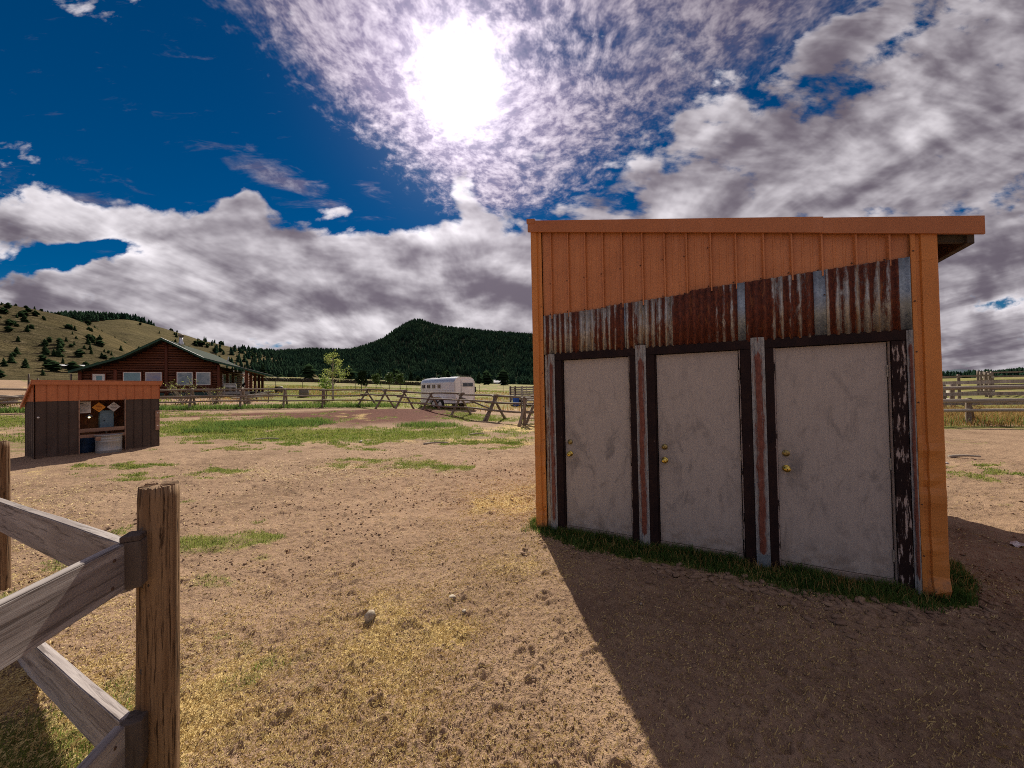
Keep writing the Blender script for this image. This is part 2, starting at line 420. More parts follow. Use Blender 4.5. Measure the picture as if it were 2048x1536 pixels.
LOGPOST = wood('house_post', (0.17, 0.048, 0.026), (0.10, 0.030, 0.018), (0.05, 0.016, 0.010), grain=8, axis=2, bmp=0.4, rough=0.5)
ROOFGREEN = simple('green_roof', (0.055, 0.068, 0.058), (0.042, 0.052, 0.046), 5, rough=0.95, bmp=0.1, spec=0.05)
RAKEGREEN = simple('green_fascia', (0.016, 0.070, 0.045), (0.012, 0.052, 0.036), 5, rough=0.5, bmp=0)
SKIRT = simple('green_skirting', (0.035, 0.075, 0.070), (0.025, 0.055, 0.050), 6, rough=0.7)
WHITEP = simple('white_paint', (0.74, 0.73, 0.72), (0.64, 0.62, 0.61), 8, rough=0.5, bmp=0.03)
SILVER = simple('chimney_metal', (0.62, 0.63, 0.65), (0.42, 0.43, 0.45), 12, metal=0.8, rough=0.35)
DECK = simple('porch_deck', (0.34, 0.31, 0.29), (0.26, 0.23, 0.21), 8, stretch=(0.3, 1, 1), rough=0.8)
CHAINK = simple('chinking_dark', (0.030, 0.018, 0.013), rough=0.9)
def glass_mat(name, c1, c2, rough=0.06):
    m, nt, b = new_mat(name)
    n = noise(nt, coords(nt), 1.6, 5, 0.6, 0.6)
    nt.links.new(mixc(nt, n.step(0.4, 0.6), c1, c2), b.inputs['Base Color'])
    b.inputs['Roughness'].default_value = rough; b.inputs['Specular IOR Level'].default_value = 0.9
    return m
PANE = [glass_mat('pane_teal', (0.13, 0.28, 0.32), (0.10, 0.22, 0.27)), glass_mat('pane_violet', (0.27, 0.22, 0.25), (0.17, 0.17, 0.30)), glass_mat('pane_grey', (0.27, 0.32, 0.35), (0.13, 0.19, 0.23))]  # base colours stand in for the sky reflected in the glass
DARKGLASS = glass_mat('dark_glass', (0.015, 0.018, 0.022), (0.03, 0.035, 0.04))

TRAILER = simple('trailer_white', (0.90, 0.87, 0.87), (0.83, 0.80, 0.80), 3, rough=0.35, bmp=0.03, spec=0.5)
TRAILROOF = simple('trailer_roof', (0.60, 0.62, 0.66), (0.50, 0.52, 0.56), 4, rough=0.25, metal=0.5, bmp=0.02)
TYRE = simple('tyre', (0.018, 0.017, 0.016), (0.03, 0.028, 0.026), 20, rough=0.85)
BLACK = simple('black_part', (0.02, 0.02, 0.02), rough=0.6, bmp=0)
RED = simple('tail_lamp', (0.35, 0.03, 0.02), rough=0.3, bmp=0)
STEEL = simple('gate_steel', (0.13, 0.115, 0.10), (0.20, 0.17, 0.14), 14, metal=0.4, rough=0.6)
BLUE = simple('blue_plastic', (0.020, 0.090, 0.42), (0.016, 0.07, 0.34), 6, rough=0.45, bmp=0.03)
DULLBLUE = simple('dull_blue', (0.025, 0.065, 0.15), (0.018, 0.05, 0.12), 5, rough=0.6)
BOXBLUE = simple('box_blue_grey', (0.16, 0.26, 0.34), (0.12, 0.20, 0.27), 8, rough=0.5)
INNER = simple('inner_plywood', (0.28, 0.12, 0.05), (0.15, 0.055, 0.025), 7, 7, stretch=(1, 1, 0.5), rough=0.8, lo=0.4, hi=0.58)
RAIL2 = wood('shed_rail', (0.33, 0.215, 0.16), (0.25, 0.15, 0.11), (0.10, 0.055, 0.04), grain=30, axis=0, bmp=0.4)
SIGNW = simple('sign_white', (0.62, 0.60, 0.60), (0.52, 0.50, 0.50), 9, rough=0.5, bmp=0)
SIGNO = simple('sign_orange', (0.72, 0.29, 0.03), (0.62, 0.24, 0.03), 9, rough=0.5, bmp=0)
INK = simple('sign_ink', (0.05, 0.045, 0.05), rough=0.6, bmp=0)
INKR = simple('sign_ink_brown', (0.24, 0.06, 0.02), rough=0.6, bmp=0)
STONE = simple('stone', (0.42, 0.36, 0.29), (0.26, 0.20, 0.15), 14, 7, rough=0.9, bmp=0.6, bdist=0.02, lo=0.4, hi=0.6)
PAPER = simple('paper', (0.66, 0.62, 0.62), (0.5, 0.46, 0.46), 20, rough=0.9)
FARWHITE = simple('far_roof_white', (0.72, 0.72, 0.74), (0.64, 0.64, 0.66), 4, rough=0.5)
FARWALL = simple('far_wall', (0.16, 0.13, 0.12), (0.12, 0.10, 0.09), 4, rough=0.8)
m, nt, b = new_mat('bulb'); b.inputs['Emission Color'].default_value = (1.0, 0.85, 0.45, 1); b.inputs['Emission Strength'].default_value = 5.0; BULB = m

def leafy(name, c1, c2, scale=3.0, trans=0.35, vary=0.0, attr=None, rough=0.6):
    m, nt, b = new_mat(name)
    n = noise(nt, coords(nt, kind='Object'), scale, 4, 0.6)
    c = mixc(nt, n.step(0.35, 0.65), c1, c2)
    if vary:
        r = obj_random(nt) * vary + (1 - vary / 2)
        c = mixc(nt, 1.0, c, combine(nt, r, r, r), 'MULTIPLY')
    nt.links.new(c, b.inputs['Base Color']); b.inputs['Roughness'].default_value = rough
    b.inputs['Specular IOR Level'].default_value = 0.2 if rough < .9 else 0.0
    if trans:
        t = nt.nodes.new('ShaderNodeBsdfTranslucent'); nt.links.new(c, t.inputs[0])
        mx = nt.nodes.new('ShaderNodeMixShader'); mx.inputs[0].default_value = trans
        nt.links.new(b.outputs[0], mx.inputs[1]); nt.links.new(t.outputs[0], mx.inputs[2])
        nt.links.new(mx.outputs[0], nt.nodes['Material Output'].inputs[0])
    return m
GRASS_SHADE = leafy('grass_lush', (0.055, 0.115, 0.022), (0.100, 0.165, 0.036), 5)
GRASS = leafy('grass_green', (0.130, 0.190, 0.030), (0.260, 0.270, 0.075), 2.5, trans=.5)
GRASS_MID = leafy('grass_tall', (0.085, 0.160, 0.036), (0.165, 0.225, 0.055), 2, trans=.5)
GRASS_DRY = leafy('grass_dry', (0.42, 0.29, 0.105), (0.30, 0.175, 0.06), 1.2)
STRAW = leafy('straw', (0.66, 0.52, 0.235), (0.50, 0.355, 0.150), 9, trans=0.2)
CONIFER = leafy('conifer_needles', (0.016, 0.030, 0.014), (0.028, 0.046, 0.020), 0.4, trans=0.0, vary=0.5, rough=1.0)
FOREST = leafy('forest_needles', (0.010, 0.024, 0.017), (0.022, 0.042, 0.024), 0.02, trans=0.0, rough=1.0)
PINE = leafy('pine_needles', (0.055, 0.105, 0.026), (0.085, 0.135, 0.040), 1.2, trans=0.2)
COTTON = leafy('cottonwood_leaf', (0.34, 0.37, 0.115), (0.23, 0.30, 0.075), 1.1, trans=0.45)
BARK = simple('bark_pale', (0.42, 0.37, 0.31), (0.25, 0.21, 0.17), 6, stretch=(1, 1, 0.3), rough=0.9)
BARKD = simple('bark_dark', (0.11, 0.085, 0.065), (0.07, 0.05, 0.04), 8, stretch=(1, 1, 0.3), rough=0.9)
TWIG = simple('twig', (0.21, 0.16, 0.13), (0.13, 0.10, 0.08), 8, rough=0.9)

# ---------------------------------------------------------------- mesh builder
class MB:
    def __init__(self): self.v, self.f = [], []
    def add(self, vs, fs):
        n = len(self.v); self.v += [tuple(p) for p in vs]; self.f += [tuple(i + n for i in f) for f in fs]; return self
    def box(self, x0, x1, y0, y1, z0, z1):
        return self.add([(x0, y0, z0), (x1, y0, z0), (x1, y1, z0), (x0, y1, z0), (x0, y0, z1), (x1, y0, z1), (x1, y1, z1), (x0, y1, z1)],
                        [(0, 3, 2, 1), (4, 5, 6, 7), (0, 1, 5, 4), (1, 2, 6, 5), (2, 3, 7, 6), (3, 0, 4, 7)])
    def pole(self, p, q, r0, r1, n=8, segs=1, bend=0.0, wob=0.0, seed=0):
        p, q = Vector(p), Vector(q); d = (q - p); L = d.length; d.normalize()
        a = d.orthogonal().normalized(); b2 = d.cross(a); r_ = random.Random(seed)
        ba = r_.uniform(0, 6.28); vs = []
        for i in range(segs + 1):
            t = i / segs; c = p + (q - p) * t + (a * math.cos(ba) + b2 * math.sin(ba)) * (bend * math.sin(math.pi * t))
            r = r0 + (r1 - r0) * t
            for k in range(n):
                an = 2 * math.pi * k / n; rr = r * (1 + r_.uniform(-wob, wob))
                vs.append(c + (a * math.cos(an) + b2 * math.sin(an)) * rr)
        fs = [tuple(range(n - 1, -1, -1)), tuple(range(segs * n, segs * n + n))]
        for i in range(segs):
            for k in range(n):
                j = (k + 1) % n
                fs.append((i * n + k, i * n + j, (i + 1) * n + j, (i + 1) * n + k))
        return self.add(vs, fs)
    def profile(self, pts, z0, z1, thick=0.0):
        """Sheet: an (x, y) section drawn up between z0(x) and z1(x)."""
        n = len(pts); vs = [(x, y, z0(x)) for x, y in pts] + [(x, y, z1(x)) for x, y in pts]
        fs = [(i, i + 1, n + i + 1, n + i) for i in range(n - 1)]
        if thick:
            m_ = len(vs); vs += [(x, y + thick, z) for x, y, z in vs]
            fs += [(m_ + n + i, m_ + n + i + 1, m_ + i + 1, m_ + i) for i in range(n - 1)]
            fs += [(i + 1, i, m_ + i, m_ + i + 1) for i in range(n - 1)]
            fs += [(n + i, n + i + 1, m_ + n + i + 1, m_ + n + i) for i in range(n - 1)]
            fs += [(0, n, m_ + n, m_), (n - 1, m_ + n - 1, m_ + 2 * n - 1, 2 * n - 1)]
        return self.add(vs, fs)
    def lathe(self, c, rz, n=20, ax='z', close=True):
        vs, fs = [], []; c = Vector(c)
        for r, h in rz:
            for k in range(n):
                a = 2 * math.pi * k / n
                if ax == 'z': o = Vector((r * math.cos(a), r * math.sin(a), h))
                elif ax == '-y': o = Vector((r * math.cos(a), -h, r * math.sin(a)))
                else: o = Vector((h, r * math.cos(a), r * math.sin(a)))
                vs.append(c + o)
        for i in range(len(rz) - 1):
            for k in range(n):
                j = (k + 1) % n; fs.append((i * n + k, i * n + j, (i + 1) * n + j, (i + 1) * n + k))
        if close: fs += [tuple(range(n - 1, -1, -1)), tuple(range((len(rz) - 1) * n, len(rz) * n))]
        return self.add(vs, fs)
    def mesh(self, name, mat=None, smooth=False, bevel=0.0, recalc=False):
        me = bpy.data.meshes.new(name); me.from_pydata(self.v, [], self.f)
        if bevel or recalc:
            bm = bmesh.new(); bm.from_mesh(me)
            if bevel: bmesh.ops.bevel(bm, geom=list(bm.edges), offset=bevel, segments=2, affect='EDGES', profile=0.6)
            bmesh.ops.recalc_face_normals(bm, faces=bm.faces); bm.to_mesh(me); bm.free()
        if mat: me.materials.append(mat)
        if smooth: me.polygons.foreach_set('use_smooth', [True] * len(me.polygons))
        return me
    def build(self, name, mat=None, parent=None, loc=None, rot=None, smooth=False, bevel=0.0, recalc=False):
        return put(name, self.mesh(name, mat, smooth, bevel, recalc), parent, loc, rot)
def put(name, me, parent=None, loc=None, rot=None, scale=None):
    o = bpy.data.objects.new(name, me); col.objects.link(o)
    if parent: o.parent = parent
    if loc is not None: o.location = loc
    if rot is not None: o.rotation_euler = rot
    if scale is not None: o.scale = (scale,) * 3 if isinstance(scale, (int, float)) else scale
    return o
def tag(o, label=None, cat=None, group=None, kind=None):
    if label: o['label'] = label
    if cat: o['category'] = cat
    if group: o['group'] = group
    if kind: o['kind'] = kind
    return o
def thing(name, label, cat, loc=(0, 0, 0), rz=0.0, group=None):
    e = bpy.data.objects.new(name, None); col.objects.link(e); e.empty_display_size = 0.2
    e.location = loc; e.rotation_euler = (0, 0, rz)
    return tag(e, label, cat, group)
def B(x0, x1, y0, y1, z0, z1): return MB().box(x0, x1, y0, y1, z0, z1)
def bar_mesh(name, L, w, h, mat, bevel=0.0): return MB().box(0, L, -w / 2, w / 2, -h / 2, h / 2).mesh(name, mat, bevel=bevel, recalc=True)
def aim(p, q, axis='X', up='Z'):
    d = Vector(q) - Vector(p); return d.to_track_quat(axis, up).to_euler(), d.length
def plank(name, p, q, w, h, mat, parent=None, bevel=0.0):
    """A sawn board from p to q: local x along it, h its height, w its thickness."""
    p, q = Vector(p), Vector(q); x = (q - p); L = x.length; x.normalize()
    y = Vector((0, 0, 1)).cross(x).normalized(); z = x.cross(y)
    n = 7; mb = MB(); vs = []
    r_ = random.Random(name + str(round(L, 3)))
    for i in range(n + 1):
        dz, dy = r_.uniform(-1, 1) * h * 0.012, r_.uniform(-1, 1) * w * 0.04
        for a, b_ in ((-1, -1), (1, -1), (1, 1), (-1, 1)): vs.append((L * i / n, a * w / 2 + dy, b_ * h / 2 + dz))
    fs = [(0, 1, 2, 3), tuple(n * 4 + k for k in (3, 2, 1, 0))]
    for i in range(n):
        for k in range(4):
            j = (k + 1) % 4; fs.append((i * 4 + k, (i + 1) * 4 + k, (i + 1) * 4 + j, i * 4 + j))
    mb.add(vs, fs)
    me = bpy.data.meshes.new(name); me.from_pydata(mb.v, [], mb.f)
    bm = bmesh.new(); bm.from_mesh(me); bmesh.ops.recalc_face_normals(bm, faces=bm.faces)
    if bevel:
        ed = [e for e in bm.edges if e.calc_face_angle(0) > 0.7]
        bmesh.ops.bevel(bm, geom=ed, offset=bevel, segments=2, affect='EDGES')
    bm.to_mesh(me); bm.free(); me.materials.append(mat)
    o = put(name, me, parent)
    o.matrix_local = Matrix(((x.x, y.x, z.x, p.x), (x.y, y.y, z.y, p.y), (x.z, y.z, z.z, p.z), (0, 0, 0, 1)))
    return o
def round_pole(name, p, q, r0, r1, mat, parent=None, n=9, segs=6, bend=0.03, wob=0.05, seed=None):
    """A round timber from p to q with its grain along local z."""
    p, q = Vector(p), Vector(q); d = q - p
    mb = MB().pole((0, 0, 0), (0, 0, d.length), r0, r1, n, segs, bend, wob, seed if seed is not None else int(abs(p.x * 977 + p.y * 131 + p.z * 17 + q.x * 57)))
    o = mb.build(name, mat, parent, smooth=False)
    me = o.data; me.polygons.foreach_set('use_smooth', [len(f.vertices) == 4 for f in me.polygons])
    x = d.normalized().orthogonal().normalized(); z = d.normalized(); y = z.cross(x)
    o.matrix_local = Matrix(((x.x, y.x, z.x, p.x), (x.y, y.y, z.y, p.y), (x.z, y.z, z.z, p.z), (0, 0, 0, 1)))
    return o

# ---------------------------------------------------------------- terrain
def sm(t):
    t = np.clip(t, 0, 1); return t * t * (3 - 2 * t)
def zt(x, y):
    """Height of the land: level by the sheds, rising towards the hills."""
    x = np.asarray(x, float); y = np.asarray(y, float)
    r = np.hypot(x, y); az = np.degrees(np.arctan2(x, y)); az = np.where(az < -90, -180 - az, az)
    a = .012 + .038 * sm((20 - az) / 60)
    q = r - 14; s = (q + np.sqrt(q * q + 36)) / 2
    s = np.where(s > 260, 260 + (s - 260) * 0.35, s)
    return a * (s - .6)
def _hash(ix, iy, seed):
    n = (ix.astype(np.int64) * 374761393 + iy.astype(np.int64) * 668265263 + seed * 1442695041) & 0x7fffffff
    n = (n ^ (n >> 13)) * 1274126177 & 0x7fffffff
    return ((n ^ (n >> 16)) & 0xffff) / 65535.0
def vnoise(x, y, seed=0):
    x0 = np.floor(x); y0 = np.floor(y); fx = x - x0; fy = y - y0
    fx = fx * fx * (3 - 2 * fx); fy = fy * fy * (3 - 2 * fy)
    a = _hash(x0, y0, seed); b_ = _hash(x0 + 1, y0, seed); c = _hash(x0, y0 + 1, seed); d = _hash(x0 + 1, y0 + 1, seed)
    return (a * (1 - fx) + b_ * fx) * (1 - fy) + (c * (1 - fx) + d * fx) * fy
def fbm(x, y, octs=4, seed=0, gain=0.5):
    t = 0; a = 1; s = 0
    for i in range(octs):
        t = t + a * vnoise(x * 2 ** i + 17.3 * i, y * 2 ** i - 9.1 * i, seed + i); s += a; a *= gain
    return t / s

# the storage shed's place (its front left corner, the direction of its face)
SA = rad(-28.46); SX, SY = 0.299, 4.772
def shed_local(x, y):
    dx, dy = x - SX, y - SY
    return dx * math.cos(SA) + dy * math.sin(SA), -dx * math.sin(SA) + dy * math.cos(SA)
def shed_world(lx, ly): return SX + lx * math.cos(SA) - ly * math.sin(SA), SY + lx * math.sin(SA) + ly * math.cos(SA)

def ell(x, y, cx, cy, rx, ry, ang=0.0):
    c, s = math.cos(ang), math.sin(ang); a = (x - cx) * c + (y - cy) * s; b_ = -(x - cx) * s + (y - cy) * c
    return np.exp(-((a / rx) ** 2 + (b_ / ry) ** 2))
TUFTS = [(-3.15, 9.2, 1.0, .55), (-1.9, 8.5, .5, .35), (-4.4, 9.6, .5, .3), (-.6, 11.0, .8, .25), (-3.6, 5.15, .20, .05), (-3.2, 4.6, .20, .05), (-6.8, 8.3, .8, .35), (-9.6, 9.0, 1.0, .4),
         (-8.4, 8.2, .7, .3), (-7.8, 11.5, .6, .4), (-4.6, 11.3, .5, .3), (8.6, 7.0, .6, .3), (7.1, 5.3, .5, .25), (9.6, 9.6, .8, .3), (11.4, 10.6, 1.0, .3), (-4.5, 4.0, .9, .5), (-1.55, 1.75, .26, .24), (-2.35, 1.75, .55, .35), (-2.5, 2.1, .4, .3),
         (-2.7, 1.5, .9, .5), (-2.2, 2.2, .5, .3), (-2.95, 3.55, .3, .2), (-2.0, 11.8, .5, .25), (.6, 12.6, .5, .3), (-5.9, 6.2, .3, .12), (10.2, 7.9, .5, .2)]
def strip_w(lx): return np.interp(lx, [-.12, .2, .6, 1.4, 2.1, 2.6, 3.0, 3.5, 3.78, 4.0, 4.1], [.10, .30, .42, .38, .38, .46, .42, .28, .10, -.40, -.95])
def green_mask(x, y):
    n = fbm(x * 0.9, y * 0.9, 4, 3); n2 = fbm(x * 4, y * 4, 3, 8)
    g = np.zeros_like(x)
    g = np.maximum(g, ell(x, y, -6.0, 14.4, 6.2, 2.0, 0.05) * 1.45)        # sward across the yard
    g = np.maximum(g, ell(x, y, -13.0, 16.6, 4.6, 3.2) * 1.3)
    g = np.maximum(g, ell(x, y, -2.5, 15.2, 2.6, 1.8) * 1.0)
    g = np.maximum(g, ell(x, y, -1.6, 20.6, 3.4, 1.5, -0.75) * 0.95)
    g = np.maximum(g, ell(x, y, -24.0, 17.0, 7.0, 3.5, 0.6) * 1.1)
    g = np.maximum(g, ell(x, y, -17, 12.2, 5.0, 2.2, 0.6) * 0.95)
    g = np.maximum(g, ell(x, y, 16.5, 13.6, 9.0, 0.7, -0.38) * 1.1)        # strip below the corral
    for cx, cy, rx, ry in TUFTS: g = np.maximum(g, ell(x, y, cx, cy, rx * 1.35, ry * 1.4) * 0.50)
    g = np.maximum(g, np.maximum(ell(x, y, -2.45, 1.8, .75, .45) * 1.0, ell(x, y, -1.42, 1.55, .22, .2) * 1.1))
    lx, ly = shed_local(x, y)
    strip = sm((ly + strip_w(lx)) / 0.12) * sm((lx + 0.15) / 0.15) * (lx < 4.12) * (ly < 0.9)
    g = np.maximum(g, strip * 1.5)
    far = sm((np.hypot(x, y) - 24) / 7) * sm((y - 19.5 - 0.55 * np.maximum(0, -x - 3) + 0.6 * np.maximum(0, x)) / 3) * (0.60 + 0.5 * fbm(x * .08, y * .08, 3, 5))
    g = np.maximum(g, far)
    n3 = fbm(x * 1.9 + 7, y * 3.4, 3, 14)
    return np.clip(g + ((n - 0.5) * 1.1 + (n3 - 0.5) * 1.3 + (n2 - 0.5) * 0.9) * (1.15 - 0.5 * np.clip(g, 0, 1.5)) - 0.14, 0, 1) * (g > 0.05)
def mulch_mask(x, y):
    n = fbm(x * 0.7, y * 0.7, 4, 21)
    d = np.maximum(ell(x, y, -8.3, 21.9, 5.6, 4.4, 0.2) * 1.55, ell(x, y, -15.5, 21.6, 7.0, 1.1, 0.36) * 0.95)
    return np.clip((d + (n - 0.5) * 0.6 - 0.33) * 2.4, 0, 1)
def straw_mask(x, y):
    n = fbm(x * 0.35, y * 0.35, 4, 31); n2 = fbm(x * 2.2, y * 2.2, 3, 35)
    d = 0.52 * sm((6.5 - np.hypot(x, y)) / 4) + ell(x, y, -2.0, 12.6, 6.5, 1.2, 0.05) * 0.75 + ell(x, y, .8, 15.5, 3.0, 1.6) * 0.9
    lx, ly = shed_local(x, y)
    bare = 1 - 0.62 * sm((lx - 0.2) / 0.8) * sm((0.3 - ly) / 0.4) * sm((ly + 5.0) / 1.0) * sm((7.5 - lx) / 2)     # the shed's shade put into the cover: less straw where its shadow falls
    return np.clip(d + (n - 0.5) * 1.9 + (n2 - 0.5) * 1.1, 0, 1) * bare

def micro(x, y):
    """Trodden ground: hoof marks, ridges and crumbs."""
    r = np.hypot(x, y); fade = sm((26 - r) / 16)
    h = (fbm(x * 0.8, y * 0.8, 3, 41) - .5) * 0.09 + (fbm(x * 3.1, y * 3.1, 4, 43, 0.6) - .5) * (0.042 + 0.035 * sm((r - 3) / 4))
    rid = 1 - np.abs(fbm(x * 2.2, y * 2.2, 4, 47) * 2 - 1)
    h = h - sm((rid - 0.93) / 0.07) * 0.008
    h = h + mulch_mask(x, y) * (0.10 + 0.30 * ell(x, y, -8.0, 23.5, 4.2, 2.6, .2)) * sm((32 - r) / 6) / np.maximum(fade, .05)
    c = fbm(x * 9, y * 9, 3, 51, 0.7); h = h + np.maximum(0, c - 0.56) * 0.095
    f = vnoise(x * 46, y * 46, 57); h = h + (f - .5) * 0.012 * sm((9 - r) / 5)
    f2 = vnoise(x * 95, y * 95, 59); h = h + (f2 - .5) * 0.007 * sm((5 - r) / 3)
    lx, ly = shed_local(x, y)
    h = np.where((lx > -.15) & (lx < 3.8) & (ly > -.12) & (ly < 4.6), np.minimum(h, 0.0) * 0.3, h)
    return h * fade
def ground_z(x, y): return zt(x, y) + micro(np.asarray(x, float), np.asarray(y, float))
def gz(x, y): return float(zt(x, y))

def grid_mesh(name, P, nu, nv, wrap=False):
    """P: (nu*nv, 3) array laid out row by row."""
    me = bpy.data.meshes.new(name)
    iu, iv = np.meshgrid(np.arange(nu - (0 if wrap else 1)), np.arange(nv - 1), indexing='ij')
    a = iu * nv + iv; b_ = ((iu + 1) % nu) * nv + iv
    q = np.stack([a, a + 1, b_ + 1, b_], -1).reshape(-1, 4)
    me.vertices.add(len(P)); me.vertices.foreach_set('co', P.astype(np.float32).ravel())
    me.loops.add(q.size); me.loops.foreach_set('vertex_index', q.astype(np.int32).ravel())
    me.polygons.add(len(q)); me.polygons.foreach_set('loop_start', np.arange(0, q.size, 4, dtype=np.int32))
    me.polygons.foreach_set('loop_total', np.full(len(q), 4, dtype=np.int32))
    me.polygons.foreach_set('use_smooth', np.ones(len(q), bool))
    me.update(calc_edges=True)
    return me
def raw_mesh(name, V, F, mat, smooth=False):
    """V (n,3), F (m,3) triangles."""
    me = bpy.data.meshes.new(name)
    me.vertices.add(len(V)); me.vertices.foreach_set('co', np.asarray(V, np.float32).ravel())
    F = np.asarray(F, np.int32); me.loops.add(F.size); me.loops.foreach_set('vertex_index', F.ravel())
    me.polygons.add(len(F)); me.polygons.foreach_set('loop_start', np.arange(0, F.size, 3, dtype=np.int32))
    me.polygons.foreach_set('loop_total', np.full(len(F), 3, dtype=np.int32))
    if smooth: me.polygons.foreach_set('use_smooth', np.ones(len(F), bool))
    me.update(calc_edges=True); me.materials.append(mat)
    return me

def build_ground():
    th = np.concatenate([np.radians(np.linspace(-64, 64, 860)), np.radians(np.linspace(64, 296, 60)[1:-1])])
    rr = np.concatenate([[0.02, 0.4, 0.8], np.exp(np.linspace(math.log(1.15), math.log(30), 640)), np.exp(np.linspace(math.log(30), math.log(6000), 130))[1:]])
    T, Rr = np.meshgrid(th, rr, indexing='ij')
    X, Y = Rr * np.sin(T), Rr * np.cos(T)
    Z = ground_z(X, Y)
    Z = np.where(Rr > 700, Z - (Rr - 700) * 0.0006, Z)
    hoof = np.random.default_rng(77); near_ = Rr < 9                # hoof prints pressed into the dirt
    for _ in range(170):
        r_ = math.exp(hoof.uniform(math.log(1.4), math.log(8.5))); a_ = hoof.uniform(-1.0, 1.0); hx, hy = r_ * math.sin(a_), r_ * math.cos(a_); q = hoof.uniform(0, 6.28); R0 = hoof.uniform(.045, .065)
        i0, i1 = np.searchsorted(th[:860], [a_ - .16 / r_, a_ + .16 / r_]); j0, j1 = np.searchsorted(rr, [r_ - .16, r_ + .16])
        if i1 <= i0 or j1 <= j0: continue
        dx_, dy_ = X[i0:i1, j0:j1] - hx, Y[i0:i1, j0:j1] - hy; u_, v_ = dx_ * math.cos(q) + dy_ * math.sin(q), (-dx_ * math.sin(q) + dy_ * math.cos(q)) * .88
        d_ = np.hypot(u_, v_) / R0; Z[i0:i1, j0:j1] += hoof.uniform(.5, 1.1) * (-.016 * sm((1.08 - d_) / .22) + .010 * np.exp(-((d_ - 1.28) / .22) ** 2) + .006 * np.exp(-((u_ / R0 + .3) ** 2 + (v_ / R0) ** 2) / .12) * (d_ < 1))
    me = grid_mesh('ground', np.stack([X, Y, Z], -1).reshape(-1, 3), len(th), len(rr), wrap=True)
    x, y = X.ravel(), Y.ravel()
    a = me.color_attributes.new('cover', 'FLOAT_COLOR', 'POINT')
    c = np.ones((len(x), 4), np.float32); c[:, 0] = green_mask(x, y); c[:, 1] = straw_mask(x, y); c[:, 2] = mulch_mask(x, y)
    a.data.foreach_set('color', c.ravel())
    m, nt, b = new_mat('ground')
    at = nt.nodes.new('ShaderNodeAttribute'); at.attribute_name = 'cover'
    sp = nt.nodes.new('ShaderNodeSeparateColor'); nt.links.new(at.outputs['Color'], sp.inputs[0])
    g, s, mu = (S(nt, sp.outputs[i]) for i in range(3))
    v = coords(nt)
    n1 = noise(nt, v, 0.9, 6, 0.6); n2 = noise(nt, v, 14, 5, 0.7); n3 = noise(nt, v, 75, 3, 0.7); n4 = noise(nt, coords(nt, (1, 1, 1), loc=(3, 1, 0)), 38, 4, 0.72, 0.8)
    n5 = noise(nt, v, 0.045, 6, 0.6)
    dirt = mixc(nt, n1.step(0.35, 0.65), (0.335, 0.222, 0.148), (0.268, 0.172, 0.114))
    pt = noise(nt, coords(nt, loc=(5, 8, 0)), 0.55, 5, 0.62, 0.5)
    dirt = mixc(nt, pt.step(0.48, 0.66, 0.0, 0.55), dirt, (0.165, 0.100, 0.064))      # damp, packed soil
    dirt = mixc(nt, n2.step(0.45, 0.70, 0.0, 0.75), dirt, (0.390, 0.268, 0.170))
    dirt = mixc(nt, n2.step(0.38, 0.24, 0.0, 0.70), dirt, (0.090, 0.050, 0.033))
    dirt = mixc(nt, n3.step(0.60, 0.72, 0.0, 0.6), dirt, (0.40, 0.30, 0.20))
    dirt = mixc(nt, n3.step(0.36, 0.26, 0.0, 0.6), dirt, (0.09, 0.055, 0.04))
    dirt = mixc(nt, mu, dirt, mixc(nt, n2.step(0.4, 0.66), (0.085, 0.027, 0.018), (0.155, 0.056, 0.038)))
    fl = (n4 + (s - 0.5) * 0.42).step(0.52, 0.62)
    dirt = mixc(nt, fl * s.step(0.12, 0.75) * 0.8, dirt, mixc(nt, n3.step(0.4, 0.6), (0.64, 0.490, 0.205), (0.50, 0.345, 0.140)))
    gr = mixc(nt, n2.step(0.35, 0.65), (0.140, 0.155, 0.036), (0.235, 0.225, 0.065))
    gr = mixc(nt, n5.step(0.46, 0.64, 0.0, 0.6), gr, (0.205, 0.155, 0.078))
    gr = mixc(nt, noise(nt, coords(nt, (0.35, 1, 1), loc=(9, 4, 0)), 0.12, 6, 0.65).step(0.50, 0.64, 0.0, 0.7), gr, (0.085, 0.092, 0.030))
    gr = mixc(nt, n4.step(0.56, 0.68, 0.0, 0.5), gr, (0.26, 0.225, 0.085))
    ga = (g * 1.4 + (n2 - 0.5) * 1.6 + (n4 - 0.5) * 0.9 - 0.28).step(0.0, 0.8)
    nt.links.new(mixc(nt, ga, dirt, gr), b.inputs['Base Color'])
    b.inputs['Roughness'].default_value = 0.95; b.inputs['Specular IOR Level'].default_value = 0.12
    bump(nt, b, n3 * 0.5 + n2 * 1.2 + n4 * 0.5, 0.9, 0.03)
    me.materials.append(m)
    tag(put('ground', me), kind='structure')
build_ground()

